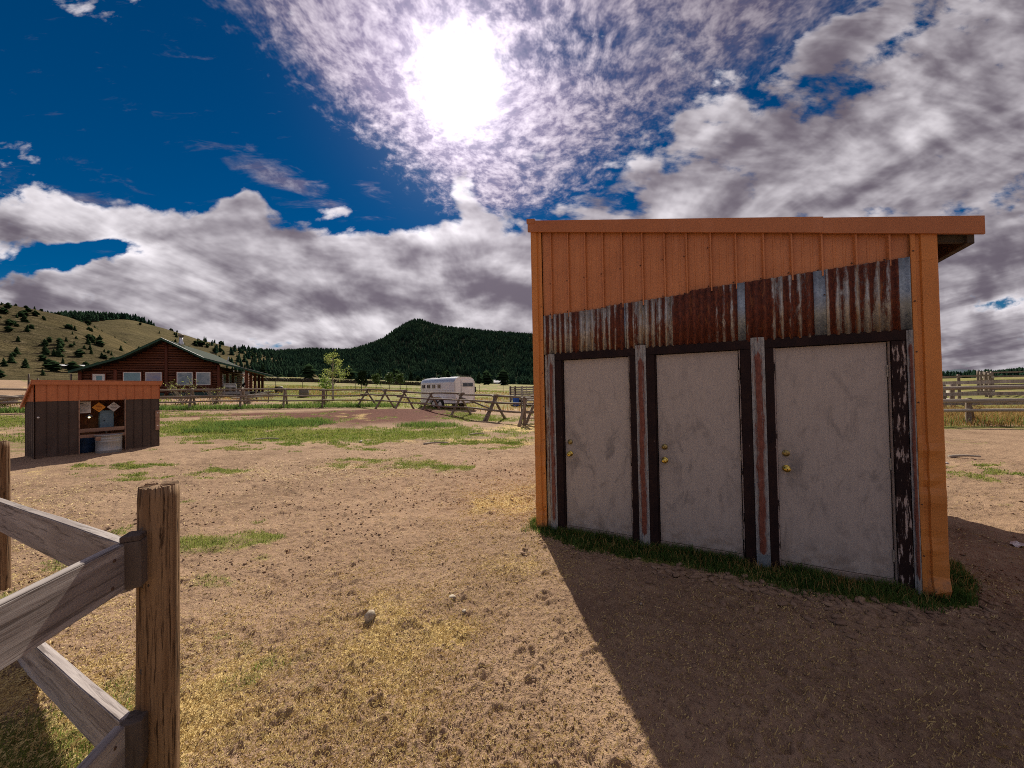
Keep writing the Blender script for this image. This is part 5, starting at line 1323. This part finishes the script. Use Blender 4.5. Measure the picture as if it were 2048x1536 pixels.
# ---------------------------------------------------------------- corrals on the right
def corral():
    # nearest: three round rails with propped posts
    t = thing('corral_fence', 'near corral fence of three round grey rails at the right edge', 'fence', (17.0, 13.6, gz(17, 13.6)))
    o = t.location.copy(); r_ = random.Random(3)
    a, b_ = Vector((11.5, 16.2, 0)), Vector((25.5, 11.6, 0)); d = (b_ - a).normalized(); n = Vector((d.y, -d.x, 0))
    for h, r in ((1.40, .07), (.93, .075), (.53, .06)):
        for k in range(3):
            p = a + (b_ - a) * (k / 3) - d * .15; q = a + (b_ - a) * ((k + 1) / 3) + d * .15
            p = Vector((p.x, p.y, gz(p.x, p.y) + h + r_.uniform(-.02, .02))); q = Vector((q.x, q.y, gz(q.x, q.y) + h + r_.uniform(-.02, .02)))
            round_pole('rail', p - o + n * (.1 if k % 2 else .12), q - o + n * .1, r * 1.05, r * .9, CORRAL, t, bend=.02)
    for s in (.05, .30, .43, .66, .92):
        p = a + (b_ - a) * s; z = gz(p.x, p.y)
        round_pole('post', Vector((p.x, p.y, z - .3)) - o, Vector((p.x, p.y, z + (1.38 if s != .43 else 1.02))) - o, .085, .08, POLE, t)
        q = p - n * .9 + d * .7
        round_pole('prop', Vector((q.x, q.y, gz(q.x, q.y))) - o, Vector((p.x, p.y, z + .95)) - o, .07, .06, POLE, t)
    # second: sawn planks on square posts, running off at an angle
    def plank_fence(name, lab, pts, hs, ph=1.45, w=.15, mat=CORRAL, grp=None):
        f = thing(name, lab, 'fence', (pts[0][0], pts[0][1], gz(*pts[0])), 0, grp); oo = f.location.copy()
        for i, (x, y) in enumerate(pts):
            z = gz(x, y); round_pole('post', Vector((x, y, z - .2)) - oo, Vector((x, y, z + ph + r_.uniform(-.06, .06))) - oo, .10, .09, POLE, f)
        for (x0, y0), (x1, y1) in zip(pts[:-1], pts[1:]):
            dd = Vector((x1 - x0, y1 - y0, 0)).normalized(); nn = Vector((dd.y, -dd.x, 0)) * .11
            if nn.y > 0: nn = -nn
            for h in hs:
                plank('rail', Vector((x0, y0, gz(x0, y0) + h + r_.uniform(-.03, .03))) + nn - oo, Vector((x1, y1, gz(x1, y1) + h + r_.uniform(-.03, .03))) + nn - oo, .07, w, mat, f)
    plank_fence('plank_fence', 'sunlit plank fence standing just behind the near corral rails', [(17.0, 17.6), (20.2, 18.0), (24.6, 16.2), (29.0, 14.4)], (1.52, .98, .55), 1.5)
    plank_fence('plank_fence', 'short cross fence joining the sunlit planks from behind', [(22.6, 19.0), (25.4, 21.8), (28.5, 25.0)], (1.42, .95, .5))
    plank_fence('plank_fence', 'left length of the far dark corral planks under the tree line', [(30, 27.5), (35.0, 29.0), (38.2, 29.6)], (1.75, 1.35, .95, .5), 1.9, .14, POLE)
    plank_fence('plank_fence', 'long run of far dark corral planks reaching the right edge', [(46, 36.5), (50, 35.2), (55, 33.6), (60, 32.0), (66, 30)], (2.0, 1.6, 1.2, .8, .4), 2.2, .14, POLE)
    plank_fence('loading_chute', 'cluttered row of corral posts and pens in the far right distance', [(39.2, 30.6), (40.4, 31.4), (41.5, 32.0), (42.4, 33.2), (43.5, 34.0), (44.6, 35.2)], (1.6, 1.2, .8, .4), 2.1, .14, CORRAL)
corral()

# ---------------------------------------------------------------- leaves, blades and litter as geometry
def blades(name, P, h, w, mat, lean=.35, seed=0, label=None, cat=None, segs=2):
    r_ = np.random.default_rng(seed); n = len(P); a = r_.uniform(0, 2 * np.pi, n); la = r_.uniform(0, 2 * np.pi, n)
    h = np.asarray(h) * np.ones(n); w = np.asarray(w) * np.ones(n)
    side = np.stack([np.cos(a), np.sin(a), np.zeros(n)], -1) * w[:, None] / 2
    ln = np.stack([np.cos(la), np.sin(la), np.zeros(n)], -1) * (h * r_.uniform(.1, 1, n) * lean)[:, None]
    up = np.stack([np.zeros(n), np.zeros(n), h], -1)
    V = np.stack([P - side, P + side, P + up * .55 + ln * .35 - side * .7, P + up * .55 + ln * .35 + side * .7, P + up * (1 - lean * .3) + ln], 1)
    F = np.array([(0, 1, 3), (0, 3, 2), (2, 3, 4)])[None] + (np.arange(n) * 5)[:, None, None]
    me = raw_mesh(name, V.reshape(-1, 3), F.reshape(-1, 3), mat)
    return tag(put(name, me), label, cat, kind='stuff')
def sample(maskf, n, box, thr=0.25, seed=0, power=1.0):
    r_ = np.random.default_rng(seed); out = []; tot = 0
    while tot < n:
        x = r_.uniform(box[0], box[1], 60000); y = r_.uniform(box[2], box[3], 60000)
        m_ = maskf(x, y); k = (m_ > thr) & (r_.random(60000) < m_ ** power)
        out.append(np.stack([x[k], y[k]], -1)); tot += k.sum()
        if len(out) > 60: break
    p = np.concatenate(out)[:n]
    return np.column_stack([p, ground_z(p[:, 0], p[:, 1])])
def in_view(P, m_=1.45): return P[(np.abs(P[:, 0]) < P[:, 1] * m_ + .6) & (P[:, 1] > .6)]
def shed_strip(x, y):
    lx, ly = shed_local(x, y); w = strip_w(lx) + (fbm(lx * 2.6, ly * 2.6, 3, 90) - .5) * .22
    g = (ly < -.01) & (ly > -w) & (lx > -.12) & (lx < 4.0)
    g |= (lx > 3.66) & (ly > -w) & (lx < 4.1) & (ly < .9)
    g |= (lx < -.01) & (lx > -.12) & (np.abs(ly) < .3)
    return g * np.clip((ly + w) * 4, .12, 1) * (0.55 + .8 * fbm(x * 5, y * 5, 2, 92))
P = sample(shed_strip, 26000, (0, 5, 1.8, 6), .05, 1)
_lx, _ly = shed_local(P[:, 0], P[:, 1])
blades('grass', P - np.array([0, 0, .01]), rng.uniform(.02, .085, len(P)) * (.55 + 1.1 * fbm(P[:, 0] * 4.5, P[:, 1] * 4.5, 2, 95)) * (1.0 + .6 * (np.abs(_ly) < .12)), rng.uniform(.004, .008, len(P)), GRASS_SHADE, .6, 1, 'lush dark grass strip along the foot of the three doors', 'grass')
k = rng.random(len(P)) < .07
blades('dry_stems', P[k], rng.uniform(.05, .17, k.sum()), rng.uniform(.003, .005, k.sum()), GRASS_DRY, .7, 31, 'dry stems standing in the grass strip by the doors', 'dry grass')
P = in_view(sample(green_mask, 45000, (-11, 12, .7, 12.5), .36, 2, 1.6)); P = P[(np.abs(shed_strip(P[:, 0], P[:, 1])) < .05)]
_r = np.hypot(P[:, 0], P[:, 1])
blades('grass', P, rng.uniform(.02, .06, len(P)), rng.uniform(.003, .006, len(P)) * np.clip(_r / 5, 1, 2.5), GRASS, .8, 2, 'small green grass tufts scattered over the trodden dirt', 'grass')
P = in_view(sample(green_mask, 60000, (-30, 5, 12, 23), .35, 3, 1.5))
blades('grass', P, rng.uniform(.04, .11, len(P)), rng.uniform(.012, .024, len(P)), GRASS, .7, 3, 'green sward across the middle of the yard', 'grass')
def clump(x, y): return np.maximum(np.maximum(ell(x, y, -11.3, 17.2, 2.6, 1.1, .2), ell(x, y, -3.9, 17.2, 1.3, .7)), ell(x, y, -12.2, 15.0, 1.2, .5)) * (.4 + fbm(x * 1.8, y * 1.8, 2, 61))
P = sample(clump, 9000, (-18, 0, 13, 21), .25, 4)
blades('weeds', P, rng.uniform(.06, .26, len(P)), rng.uniform(.012, .026, len(P)), GRASS_MID, .5, 4, 'taller dark green weed clumps in the yard', 'weeds')
def fence_strip(x, y):
    q = np.interp(x, [-39, -24, -13.9, -11.25, -9], [16.4, 22.9, 27.3, 28.6, 29]); return np.exp(-((y - q - .1) / .9) ** 2) * (.4 + .9 * fbm(x * .8, y * .8, 3, 64))
P = sample(fence_strip, 14000, (-39, -9, 14, 31), .3, 5)
blades('weeds', P, rng.uniform(.12, .40, len(P)), rng.uniform(.02, .045, len(P)), GRASS_MID, .5, 5, 'green weeds growing along the foot of the pole fence', 'weeds')
# dead tall grass beneath the corral and around the house yard
def tallg(x, y):
    d = (y - (16.2 + (x - 11.5) * (11.6 - 16.2) / 14)); return ((d > -.9) & (d < 6.5) & (x > 11)) * np.clip(1.1 - np.abs(d - 1.2) * .16, .1, 1) * (.35 + fbm(x * .9, y * .9, 3, 66))
P = sample(tallg, 26000, (11, 30, 10, 26), .3, 6); dd = P[:, 1] - (16.2 + (P[:, 0] - 11.5) * (-4.6 / 14))
blades('dry_grass', P, rng.uniform(.25, .75, len(P)) * np.clip(.45 + dd * .5, .35, 1.1), rng.uniform(.008, .018, len(P)), GRASS_DRY, .75, 6, 'tall straw-coloured dead grass under the corral rails', 'dry grass')
k = rng.random(len(P)) < .16
blades('weeds', P[k], rng.uniform(.2, .5, k.sum()), rng.uniform(.012, .022, k.sum()), GRASS_MID, .5, 7, 'green shoots among the dead grass under the corral rails', 'weeds')
def yardg(x, y): return (fbm(x * .25, y * .25, 3, 68) > .5) * 1.0 * (y > np.interp(x, [-39, -24, -13.9, -11.25, 3], [18.5, 25, 29.5, 31, 22]))
P = sample(yardg, 12000, (-45, 14, 20, 70), .3, 8)
blades('dry_grass', P, rng.uniform(.12, .40, len(P)), rng.uniform(.03, .06, len(P)), GRASS_DRY, .6, 8, 'pale dry grass patches in the pasture beyond the pole fence', 'dry grass')
P = sample(lambda x, y: np.where((y > np.interp(x, [-39, -24, -13.9, -11.25, 3], [17.5, 24, 28.5, 30, 21])) & (fbm(x * .2, y * .2, 3, 69) > .45), 1.0, 0), 30000, (-45, 14, 20, 80), .3, 9)
blades('grass', P, rng.uniform(.08, .22, len(P)), rng.uniform(.04, .08, len(P)), GRASS, .6, 9, 'green pasture grass beyond the pole fence', 'grass')

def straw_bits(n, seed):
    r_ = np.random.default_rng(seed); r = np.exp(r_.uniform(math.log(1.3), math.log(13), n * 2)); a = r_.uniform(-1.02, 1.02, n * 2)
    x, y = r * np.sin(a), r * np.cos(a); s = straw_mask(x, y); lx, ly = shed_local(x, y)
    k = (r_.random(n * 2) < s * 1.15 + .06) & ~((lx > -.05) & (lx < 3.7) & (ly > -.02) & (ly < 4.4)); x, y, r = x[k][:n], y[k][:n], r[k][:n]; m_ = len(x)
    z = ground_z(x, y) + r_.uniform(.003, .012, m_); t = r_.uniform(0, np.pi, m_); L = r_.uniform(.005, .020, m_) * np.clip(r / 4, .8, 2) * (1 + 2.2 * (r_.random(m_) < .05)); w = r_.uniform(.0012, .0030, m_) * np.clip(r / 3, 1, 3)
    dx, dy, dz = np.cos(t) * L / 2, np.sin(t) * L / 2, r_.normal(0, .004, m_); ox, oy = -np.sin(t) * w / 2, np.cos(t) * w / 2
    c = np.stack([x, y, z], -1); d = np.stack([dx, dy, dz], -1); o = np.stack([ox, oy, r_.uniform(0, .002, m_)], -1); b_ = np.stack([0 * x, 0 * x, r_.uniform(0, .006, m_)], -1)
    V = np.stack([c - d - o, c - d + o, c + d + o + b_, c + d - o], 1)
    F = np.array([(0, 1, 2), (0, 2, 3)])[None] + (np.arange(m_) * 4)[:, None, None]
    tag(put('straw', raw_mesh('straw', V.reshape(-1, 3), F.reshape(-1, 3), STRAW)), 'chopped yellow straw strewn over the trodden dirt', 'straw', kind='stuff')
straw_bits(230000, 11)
DIRT = simple('dirt_clod', (0.30, 0.205, 0.140), (0.20, 0.130, 0.092), 9, 6, rough=1.0, bmp=0.5, bdist=.01, spec=.05)
def clods(n, seed):
    r_ = np.random.default_rng(seed); r = np.exp(r_.uniform(math.log(1.2), math.log(12), n)); a = r_.uniform(-1.02, 1.02, n)
    x, y = r * np.sin(a), r * np.cos(a); cl = fbm(x * 1.3, y * 1.3, 3, 101); lx, ly = shed_local(x, y)
    k = (r_.random(n) < np.clip((cl - .36) * 3.2, .05, 1)) & ~((lx > -.05) & (lx < 3.7) & (ly > -.5) & (ly < 4.4)); x, y, r = x[k], y[k], r[k]; m_ = len(x)
    sz = (.0025 + .008 * r_.random(m_) ** 5 + .003 * r_.random(m_)) * np.clip(r / 3, 1, 2.2)
    O = np.array([(1, 0, 0), (0, 1, 0), (-1, 0, 0), (0, -1, 0), (0, 0, .5), (0, 0, -.5)], float)
    V = O[None] * r_.uniform(.55, 1.35, (m_, 6, 3)); t = r_.uniform(0, 6.28, m_); c, s = np.cos(t), np.sin(t)
    Vr = np.stack([V[..., 0] * c[:, None] - V[..., 1] * s[:, None], V[..., 0] * s[:, None] + V[..., 1] * c[:, None], V[..., 2]], -1) * sz[:, None, None]
    Vr += np.stack([x, y, ground_z(x, y) + sz * .25], -1)[:, None]
    F = np.array([(0, 1, 4), (1, 2, 4), (2, 3, 4), (3, 0, 4), (1, 0, 5), (2, 1, 5), (3, 2, 5), (0, 3, 5)])[None] + (np.arange(m_) * 6)[:, None, None]
    tag(put('clods', raw_mesh('clods', Vr.reshape(-1, 3), F.reshape(-1, 3), DIRT)), 'crumbs of dry earth over the trodden yard', 'earth', kind='stuff')
clods(36000, 12)
def lump(seed, flat=.6, rough=.25):
    bm = bmesh.new(); bmesh.ops.create_icosphere(bm, subdivisions=1 if rough > .4 else 2, radius=1); r_ = random.Random(seed)
    ax = [(Vector((r_.gauss(0, 1), r_.gauss(0, 1), r_.gauss(0, 1))).normalized(), r_.uniform(.5, .85)) for _ in range(9)]
    for v in bm.verts:
        p = v.co.copy()
        for n_, d_ in ax:
            q = p.dot(n_)
            if q > d_: p -= n_ * (q - d_)
        p *= 1 + r_.uniform(-rough, rough) * .4; v.co = Vector((p.x, p.y * .85, p.z * flat))
    V = np.array([v.co[:] for v in bm.verts]); F = np.array([[v.index for v in f.verts] for f in bm.faces]); bm.free(); return V, F
def mud_edge():
    """Broken crust of mud along the outer edge of the grass strip."""
    r_ = np.random.default_rng(15); L = [lump(s, .5) for s in range(6)]; VV, FF, o = [], [], 0
    for _ in range(620):
        lx = r_.uniform(.1, 4.4); off = r_.normal(0, .07) + (r_.random() < .2) * r_.uniform(-.5, 0)
        ly = -float(strip_w(lx)) - .05 + off; x, y = shed_world(lx, ly); s = r_.uniform(.010, .034) * (1.25 if 1.4 < lx < 3.3 else .85)
        V, F = L[r_.integers(6)]; t = r_.uniform(0, 6.28); c, sn = math.cos(t), math.sin(t); w = r_.uniform(.8, 1.8)
        VV.append(np.stack([(V[:, 0] * c * w - V[:, 1] * sn) * s + x, (V[:, 0] * sn * w + V[:, 1] * c) * s + y, V[:, 2] * s + float(ground_z(x, y)) + s * .05], -1)); FF.append(F + o); o += len(V)
    tag(put('mud_crust', raw_mesh('mud_crust', np.concatenate(VV), np.concatenate(FF), DIRT)), 'cracked mud crust along the edge of the grass by the doors', 'mud', kind='stuff')
mud_edge()
def rock(x, y, s, seed, label, name='rock', cat='rock', flat=.7, mat=STONE, sink=.25, group=None):
    V, F = lump(seed, flat, .5); me = raw_mesh(name, V * s, F, mat)
    tag(put(name, me, None, (x, y, float(ground_z(x, y)) + s * flat * (1 - sink) * .8), (0, 0, seed * 1.3)), label, cat, group)
rock(-1.14, 2.90, .052, 3, 'upright pale rock with a dark shadow on the dirt in front', flat=1.15)
rock(-.54, 3.17, .046, 5, 'flat cream rock on the dirt below the sun', flat=.6)
rock(-.42, 2.98, .022, 8, 'small dirt-coloured stone just below the flat cream rock')
rock(-2.35, 3.02, .018, 9, 'small white stone on the dirt beside the large fence post', flat=.7)
rock(1.02, 3.05, .017, 10, 'small pale pebble lying in the shade of the big shed')
rock(9.2, 7.9, .07, 11, 'flat whitish stone on the dirt right of the big shed', flat=.3, mat=PAPER)
rock(-14.4, 9.9, .20, 12, 'dark heap of rubble beside the brown lean-to', name='rubble', flat=.6)
rock(-5.2, 12.7, .09, 13, 'pale stone at the dry edge of the yard grass', flat=.5, mat=PAPER)
def paper(x, y):
    r_ = random.Random(2); n = 6; vs = [(i / 5 * .16 - .08, j / 5 * .10 - .05, r_.uniform(.005, .035)) for i in range(n) for j in range(n)]
    fs = [(i * n + j, (i + 1) * n + j, (i + 1) * n + j + 1, i * n + j + 1) for i in range(n - 1) for j in range(n - 1)]
    o = MB().add(vs, fs).build('paper_scrap', PAPER, None, loc=(x, y, float(ground_z(x, y))), rot=(0, 0, .6)); tag(o, 'crumpled white paper scrap on the shaded dirt right of the big shed', 'litter')
paper(5.42, 4.02)
for k, (x, y, L, a, lab) in enumerate(((-8.8, 13.2, .9, .1, 'bleached stick lying at the edge of the yard grass left of centre'), (-2.5, 12.0, .8, .0, 'pale bleached stick lying on the dirt in the middle of the yard'), (10.2, 8.4, .55, -.3, 'short bleached stick on the dirt right of the big shed'), (-1.4, 14.2, .6, .2, 'weathered stick lying in the green yard grass'))):
    t = thing('stick', lab, 'stick', (x, y, float(ground_z(x, y)) + .025)); round_pole('branch', (-L / 2 * math.cos(a), -L / 2 * math.sin(a), 0), (L / 2 * math.cos(a), L / 2 * math.sin(a), .02), .03, .02, BARK, t, n=7)

# ---------------------------------------------------------------- trees
def limb_tree(root, h, spread, seed, trunk_mat, r0, n_limbs=9, base=.25, up=.55):
    r_ = random.Random(seed); tips = []; mb = MB(); mb.pole((0, 0, -.1), (r_.uniform(-.1, .1), r_.uniform(-.1, .1), h * .92), r0, r0 * .18, 8, 6, .08, .05, seed)
    for i in range(n_limbs):
        t = base + (1 - base) * (i + r_.random()) / n_limbs * .92; a = i * 2.4 + r_.uniform(-.4, .4); L = spread * (1.15 - t * .75) * r_.uniform(.7, 1.15)
        p = Vector((0, 0, h * t * .9)); q = p + Vector((math.cos(a) * L, math.sin(a) * L, L * up * r_.uniform(.7, 1.5)))
        mb.pole(p, q, r0 * .42 * (1 - t * .6), r0 * .08, 6, 4, .06 * L, .05, seed + i); tips.append((p, q))
        for j in range(3):
            s = r_.uniform(.35, .9); b0 = p.lerp(q, s); q2 = b0 + Vector((math.cos(a + r_.uniform(-1, 1)), math.sin(a + r_.uniform(-1, 1)), r_.uniform(.1, .9))) * L * .42
            mb.pole(b0, q2, r0 * .14, r0 * .04, 5, 2, .03, 0, seed + i * 5 + j); tips.append((b0, q2))
    mb.build('trunk', trunk_mat, root, smooth=True); return tips
def leaf_cloud(root, tips, n, size, jit, seed, mat, name='crown', zmin=0):
    r_ = np.random.default_rng(seed); P = []
    for _ in range(n):
        p, q = tips[r_.integers(len(tips))]; c = p.lerp(q, r_.uniform(.35, 1.08)); P.append((c.x + r_.normal(0, jit), c.y + r_.normal(0, jit), c.z + r_.normal(0, jit * .8)))
    P = np.array(P); s = size * r_.uniform(.6, 1.4, n); u = r_.normal(size=(n, 3)); u /= np.linalg.norm(u, axis=1)[:, None]; w = np.cross(u, r_.normal(size=(n, 3))); w /= np.linalg.norm(w, axis=1)[:, None]
    V = np.stack([P - u * s[:, None], P + w * s[:, None] * .6, P + u * s[:, None], P - w * s[:, None] * .6], 1)
    F = np.array([(0, 1, 2), (0, 2, 3)])[None] + (np.arange(n) * 4)[:, None, None]
    return put(name, raw_mesh(name, V.reshape(-1, 3), F.reshape(-1, 3), mat), root)
x, y = -16.55, 34.2
t = thing('cottonwood_tree', 'young pale-leaved cottonwood with a whitish trunk beyond the pole fence', 'tree', (x, y, gz(x, y)))
tips = limb_tree(t, 4.6, 1.15, 5, BARK, .12, 11, .30, .75); leaf_cloud(t, tips, 1300, .065, .15, 1, COTTON)
t = thing('leafy_bush', 'bright green leafy bush at the left foot of the pale cottonwood', 'bush', (x - 1.0, y + .6, gz(x - 1, y)))
tips = limb_tree(t, 2.2, .7, 15, BARKD, .05, 8, .35, .5); leaf_cloud(t, tips, 700, .06, .14, 2, leafy('bush_leaf', (.17, .27, .035), (.11, .20, .03), 1.5, trans=.4))
spots = [(-23.0, 56.6, 3.35, 0, 'dark bushy young spruce, first and darkest of the four saplings'), (-21.85, 59.4, 3.0, 1, 'second sapling from the left, round green crown'), (-20.75, 62.5, 3.3, 2, 'third sapling from the left, thin dark crown'), (-18.9, 62.6, 3.2, 3, 'fourth sapling from the left, nearest the white trailer')]
for x, y, h, k, lab in spots:
    t = thing('young_pine', lab, 'tree', (x, y, gz(x, y)), 0, 'staked saplings in the pasture')
    tips = limb_tree(t, h, .85 if k == 0 else .70, 30 + k, BARKD, .07, 12 if k == 0 else 9, .28 if k == 0 else .45, .25)
    leaf_cloud(t, tips, 1500 if k == 0 else 900, .11, .17 if k == 0 else .20, 40 + k, CONIFER if k == 0 else PINE)
# bare shrubs by the house
for k, (px, py, h, lab) in enumerate(((-24.9, 27.9, 1.9, 'bare shrub with yellow buds under the second pair of house windows'), (-22.7, 28.3, 1.5, 'bare twiggy shrub at the right corner of the log wall'), (-26.4, 26.6, 1.3, 'low bare shrub near the right end of the brown lean-to'), (-20.9, 29.3, .8, 'small bare bush in front of the porch deck'))):
    t = thing('bare_shrub', lab, 'shrub', (px, py, gz(px, py)), 0, 'bare shrubs before the log house'); r_ = random.Random(k + 50); mb = MB(); tips = []
    for i in range(26):
        a = r_.uniform(0, 6.28); L = h * r_.uniform(.5, 1); p = Vector((r_.uniform(-.2, .2), r_.uniform(-.2, .2), 0)); q = p + Vector((math.cos(a) * L * .55, math.sin(a) * L * .55, L)); mb.pole(p, q, .016, .006, 5, 3, .08, 0, i); tips.append((p, q))
        for j in range(4):
            b0 = p.lerp(q, r_.uniform(.3, .95)); q2 = b0 + Vector((r_.uniform(-1, 1), r_.uniform(-1, 1), r_.uniform(.1, 1))) * L * .3; mb.pole(b0, q2, .008, .003, 4, 2, .02, 0, i); tips.append((b0, q2))
    mb.build('stems', TWIG, t)
    if k < 2: leaf_cloud(t, [q for q in tips if q[1].z > h * .62], 260 if k == 0 else 90, .045, .05, k + 60, COTTON, 'leaves')
# small leafless tree behind the fence left of the cottonwood
x, y = -20.2, 30.6
t = thing('bare_sapling', 'small leafless tree behind the pole fence left of the cottonwood', 'tree', (x, y, gz(x, y))); limb_tree(t, 1.5, .7, 77, TWIG, .045, 9, .3, .5)

# ---------------------------------------------------------------- things in the pasture
def far_house(name, lab, x, y, w, d, h, rz, roof, wall):
    z = gz(x, y) + .0; t = thing(name, lab, 'house', (x, y, z), rz)
    B(-w / 2, w / 2, -d / 2, d / 2, -.5, h).build('wall', wall, t)
    MB().add([(-w / 2 - .5, -d / 2 - .6, h), (w / 2 + .5, -d / 2 - .6, h), (w / 2 + .5, 0, h + d * .38), (-w / 2 - .5, 0, h + d * .38), (-w / 2 - .5, d / 2 + .6, h), (w / 2 + .5, d / 2 + .6, h)], [(0, 1, 2, 3), (3, 2, 5, 4), (0, 3, 4), (1, 5, 2)]).build('roof', roof, t)
    for i in range(3): B(-w / 2 + w * (.18 + i * .3), -w / 2 + w * (.30 + i * .3), -d / 2 - .06, -d / 2 - .02, h * .35, h * .8).build('window', PANE[2], t)
    B(w * .1, w * .17, -d / 2 - .07, -d / 2 - .03, 0, h * .8).build('door', WHITEP, t)
far_house('far_house', 'distant white-roofed house at the foot of the forested hill', -17, 520, 17, 10, 4.0, .15, FARWHITE, FARWALL)
far_house('far_house', 'tiny distant grey cabin left of the white-roofed house', -150, 480, 8, 7, 3.2, -.3, simple('far_grey', (.34, .36, .38)), FARWALL)
_az = math.radians(sky_pt(135, 731)[0]); _el = math.tan(math.radians(sky_pt(135, 731)[1]))
_t = min((abs(((lambda p: (p[2] + 1.0 - EYE) / math.hypot(p[0], p[1]))(hill_pt('left', np.array(_az), np.array(q)))) - _el), q) for q in np.linspace(.02, .7, 80))[1]
x, y, z = (float(q) for q in hill_pt('left', np.array(_az), np.array(_t)))
t = thing('barn', 'low building with a long white roof left of the log house', 'barn', (x, y, z - .9), rad(40)); B(-3.4, 3.4, -1, 1, -1, 1.75).build('wall', FARWALL, t)
MB().add([(-3.9, -1.6, 1.7), (3.9, -1.6, 1.7), (3.9, 0, 2.2), (-3.9, 0, 2.2), (-3.9, 1.6, 1.7), (3.9, 1.6, 1.7)], [(0, 1, 2, 3), (3, 2, 5, 4), (0, 3, 4), (1, 5, 2)]).build('roof', FARWHITE, t); B(-.6, .6, -1.06, -1.01, -1, 1.4).build('door', BLACK, t)
t = thing('pole_stack', 'stack of bleached poles in the pasture left of the cottonwood', 'pole stack', (-24.2, 34.0, gz(-24.2, 34)))
for i in range(5): round_pole('pole', (-1.6, .2 * i, .1 + .05 * i), (1.5 + .2 * i, .25 * i - .3, .25 + .22 * (i % 3)), .07, .06, CORRAL, t)
for s in (-.6, .5): round_pole('stake', (s, .3, -.1), (s, .3, 1.3), .06, .05, POLE, t)
t = thing('pole_stack', 'jumble of bleached logs and poles behind the fence at the left edge', 'pole stack', (-33.5, 24.5, gz(-33.5, 24.5)))
r_ = random.Random(8)
for i in range(9): round_pole('pole', (r_.uniform(-2, 1), r_.uniform(-.8, .8), .1 + .1 * i * .5), (r_.uniform(-.5, 2.2), r_.uniform(-.8, .8), .15 + .1 * i * .7), .09, .06, CORRAL if i % 2 else BARK, t)
for i in range(3): round_pole('branch', (1.6 + i * .2, .0, .1), (1.1 + i * .6, .3, 2.1 - i * .3), .07, .04, BARKD, t)
for k, (x, y, lab) in enumerate(((-21.6, 38.4, 'dark round bale feeder in the pasture behind the pole stack'), (-29.0, 46.0, 'dark barrel standing in the pasture right of the porch'))):
    t = thing('feeder', lab, 'feeder', (x, y, gz(x, y))); MB().lathe((0, 0, 0), [(.42, 0), (.45, .05), (.45, .75), (.40, .8)], 18).build('drum', STEEL, t, smooth=True); MB().lathe((0, 0, 0), [(.47, .38), (.48, .42), (.47, .46)], 18, close=False).build('hoop', POLE, t)
# wire pasture fence with steel posts in the distance
t = thing('wire_fence', 'thin wire fence on steel posts across the far pasture', 'fence', (-22, 66, gz(-22, 66))); o = t.location.copy(); pts = [(-52 + i * 4.2, 60 + i * .55) for i in range(15)]
for x, y in pts: MB().pole((0, 0, -.1), (0, 0, 1.35), .04, .035, 5).build('post', BARKD, t, loc=Vector((x, y, gz(x, y))) - o)
mb = MB()
for (x0, y0), (x1, y1) in zip(pts[:-1], pts[1:]):
    for h in (.5, .85, 1.2): mb.pole(Vector((x0, y0, gz(x0, y0) + h)) - o, Vector((x1, y1, gz(x1, y1) + h)) - o, .008, .008, 4)
tag(mb.build('wire', STEEL, t), kind='stuff')
def brush(x, y): return np.exp(-((y - 118 - x * .12) / 2.2) ** 2) * (x < -22)
P = sample(brush, 9000, (-110, -22, 95, 125), .3, 22)
blades('brush', P, rng.uniform(.5, 1.6, len(P)), rng.uniform(.15, .3, len(P)), leafy('brush_leaf', (.075, .06, .042), (.055, .05, .03), .5, trans=0), .6, 23, 'dark brown brush line crossing the far pasture', 'brush')
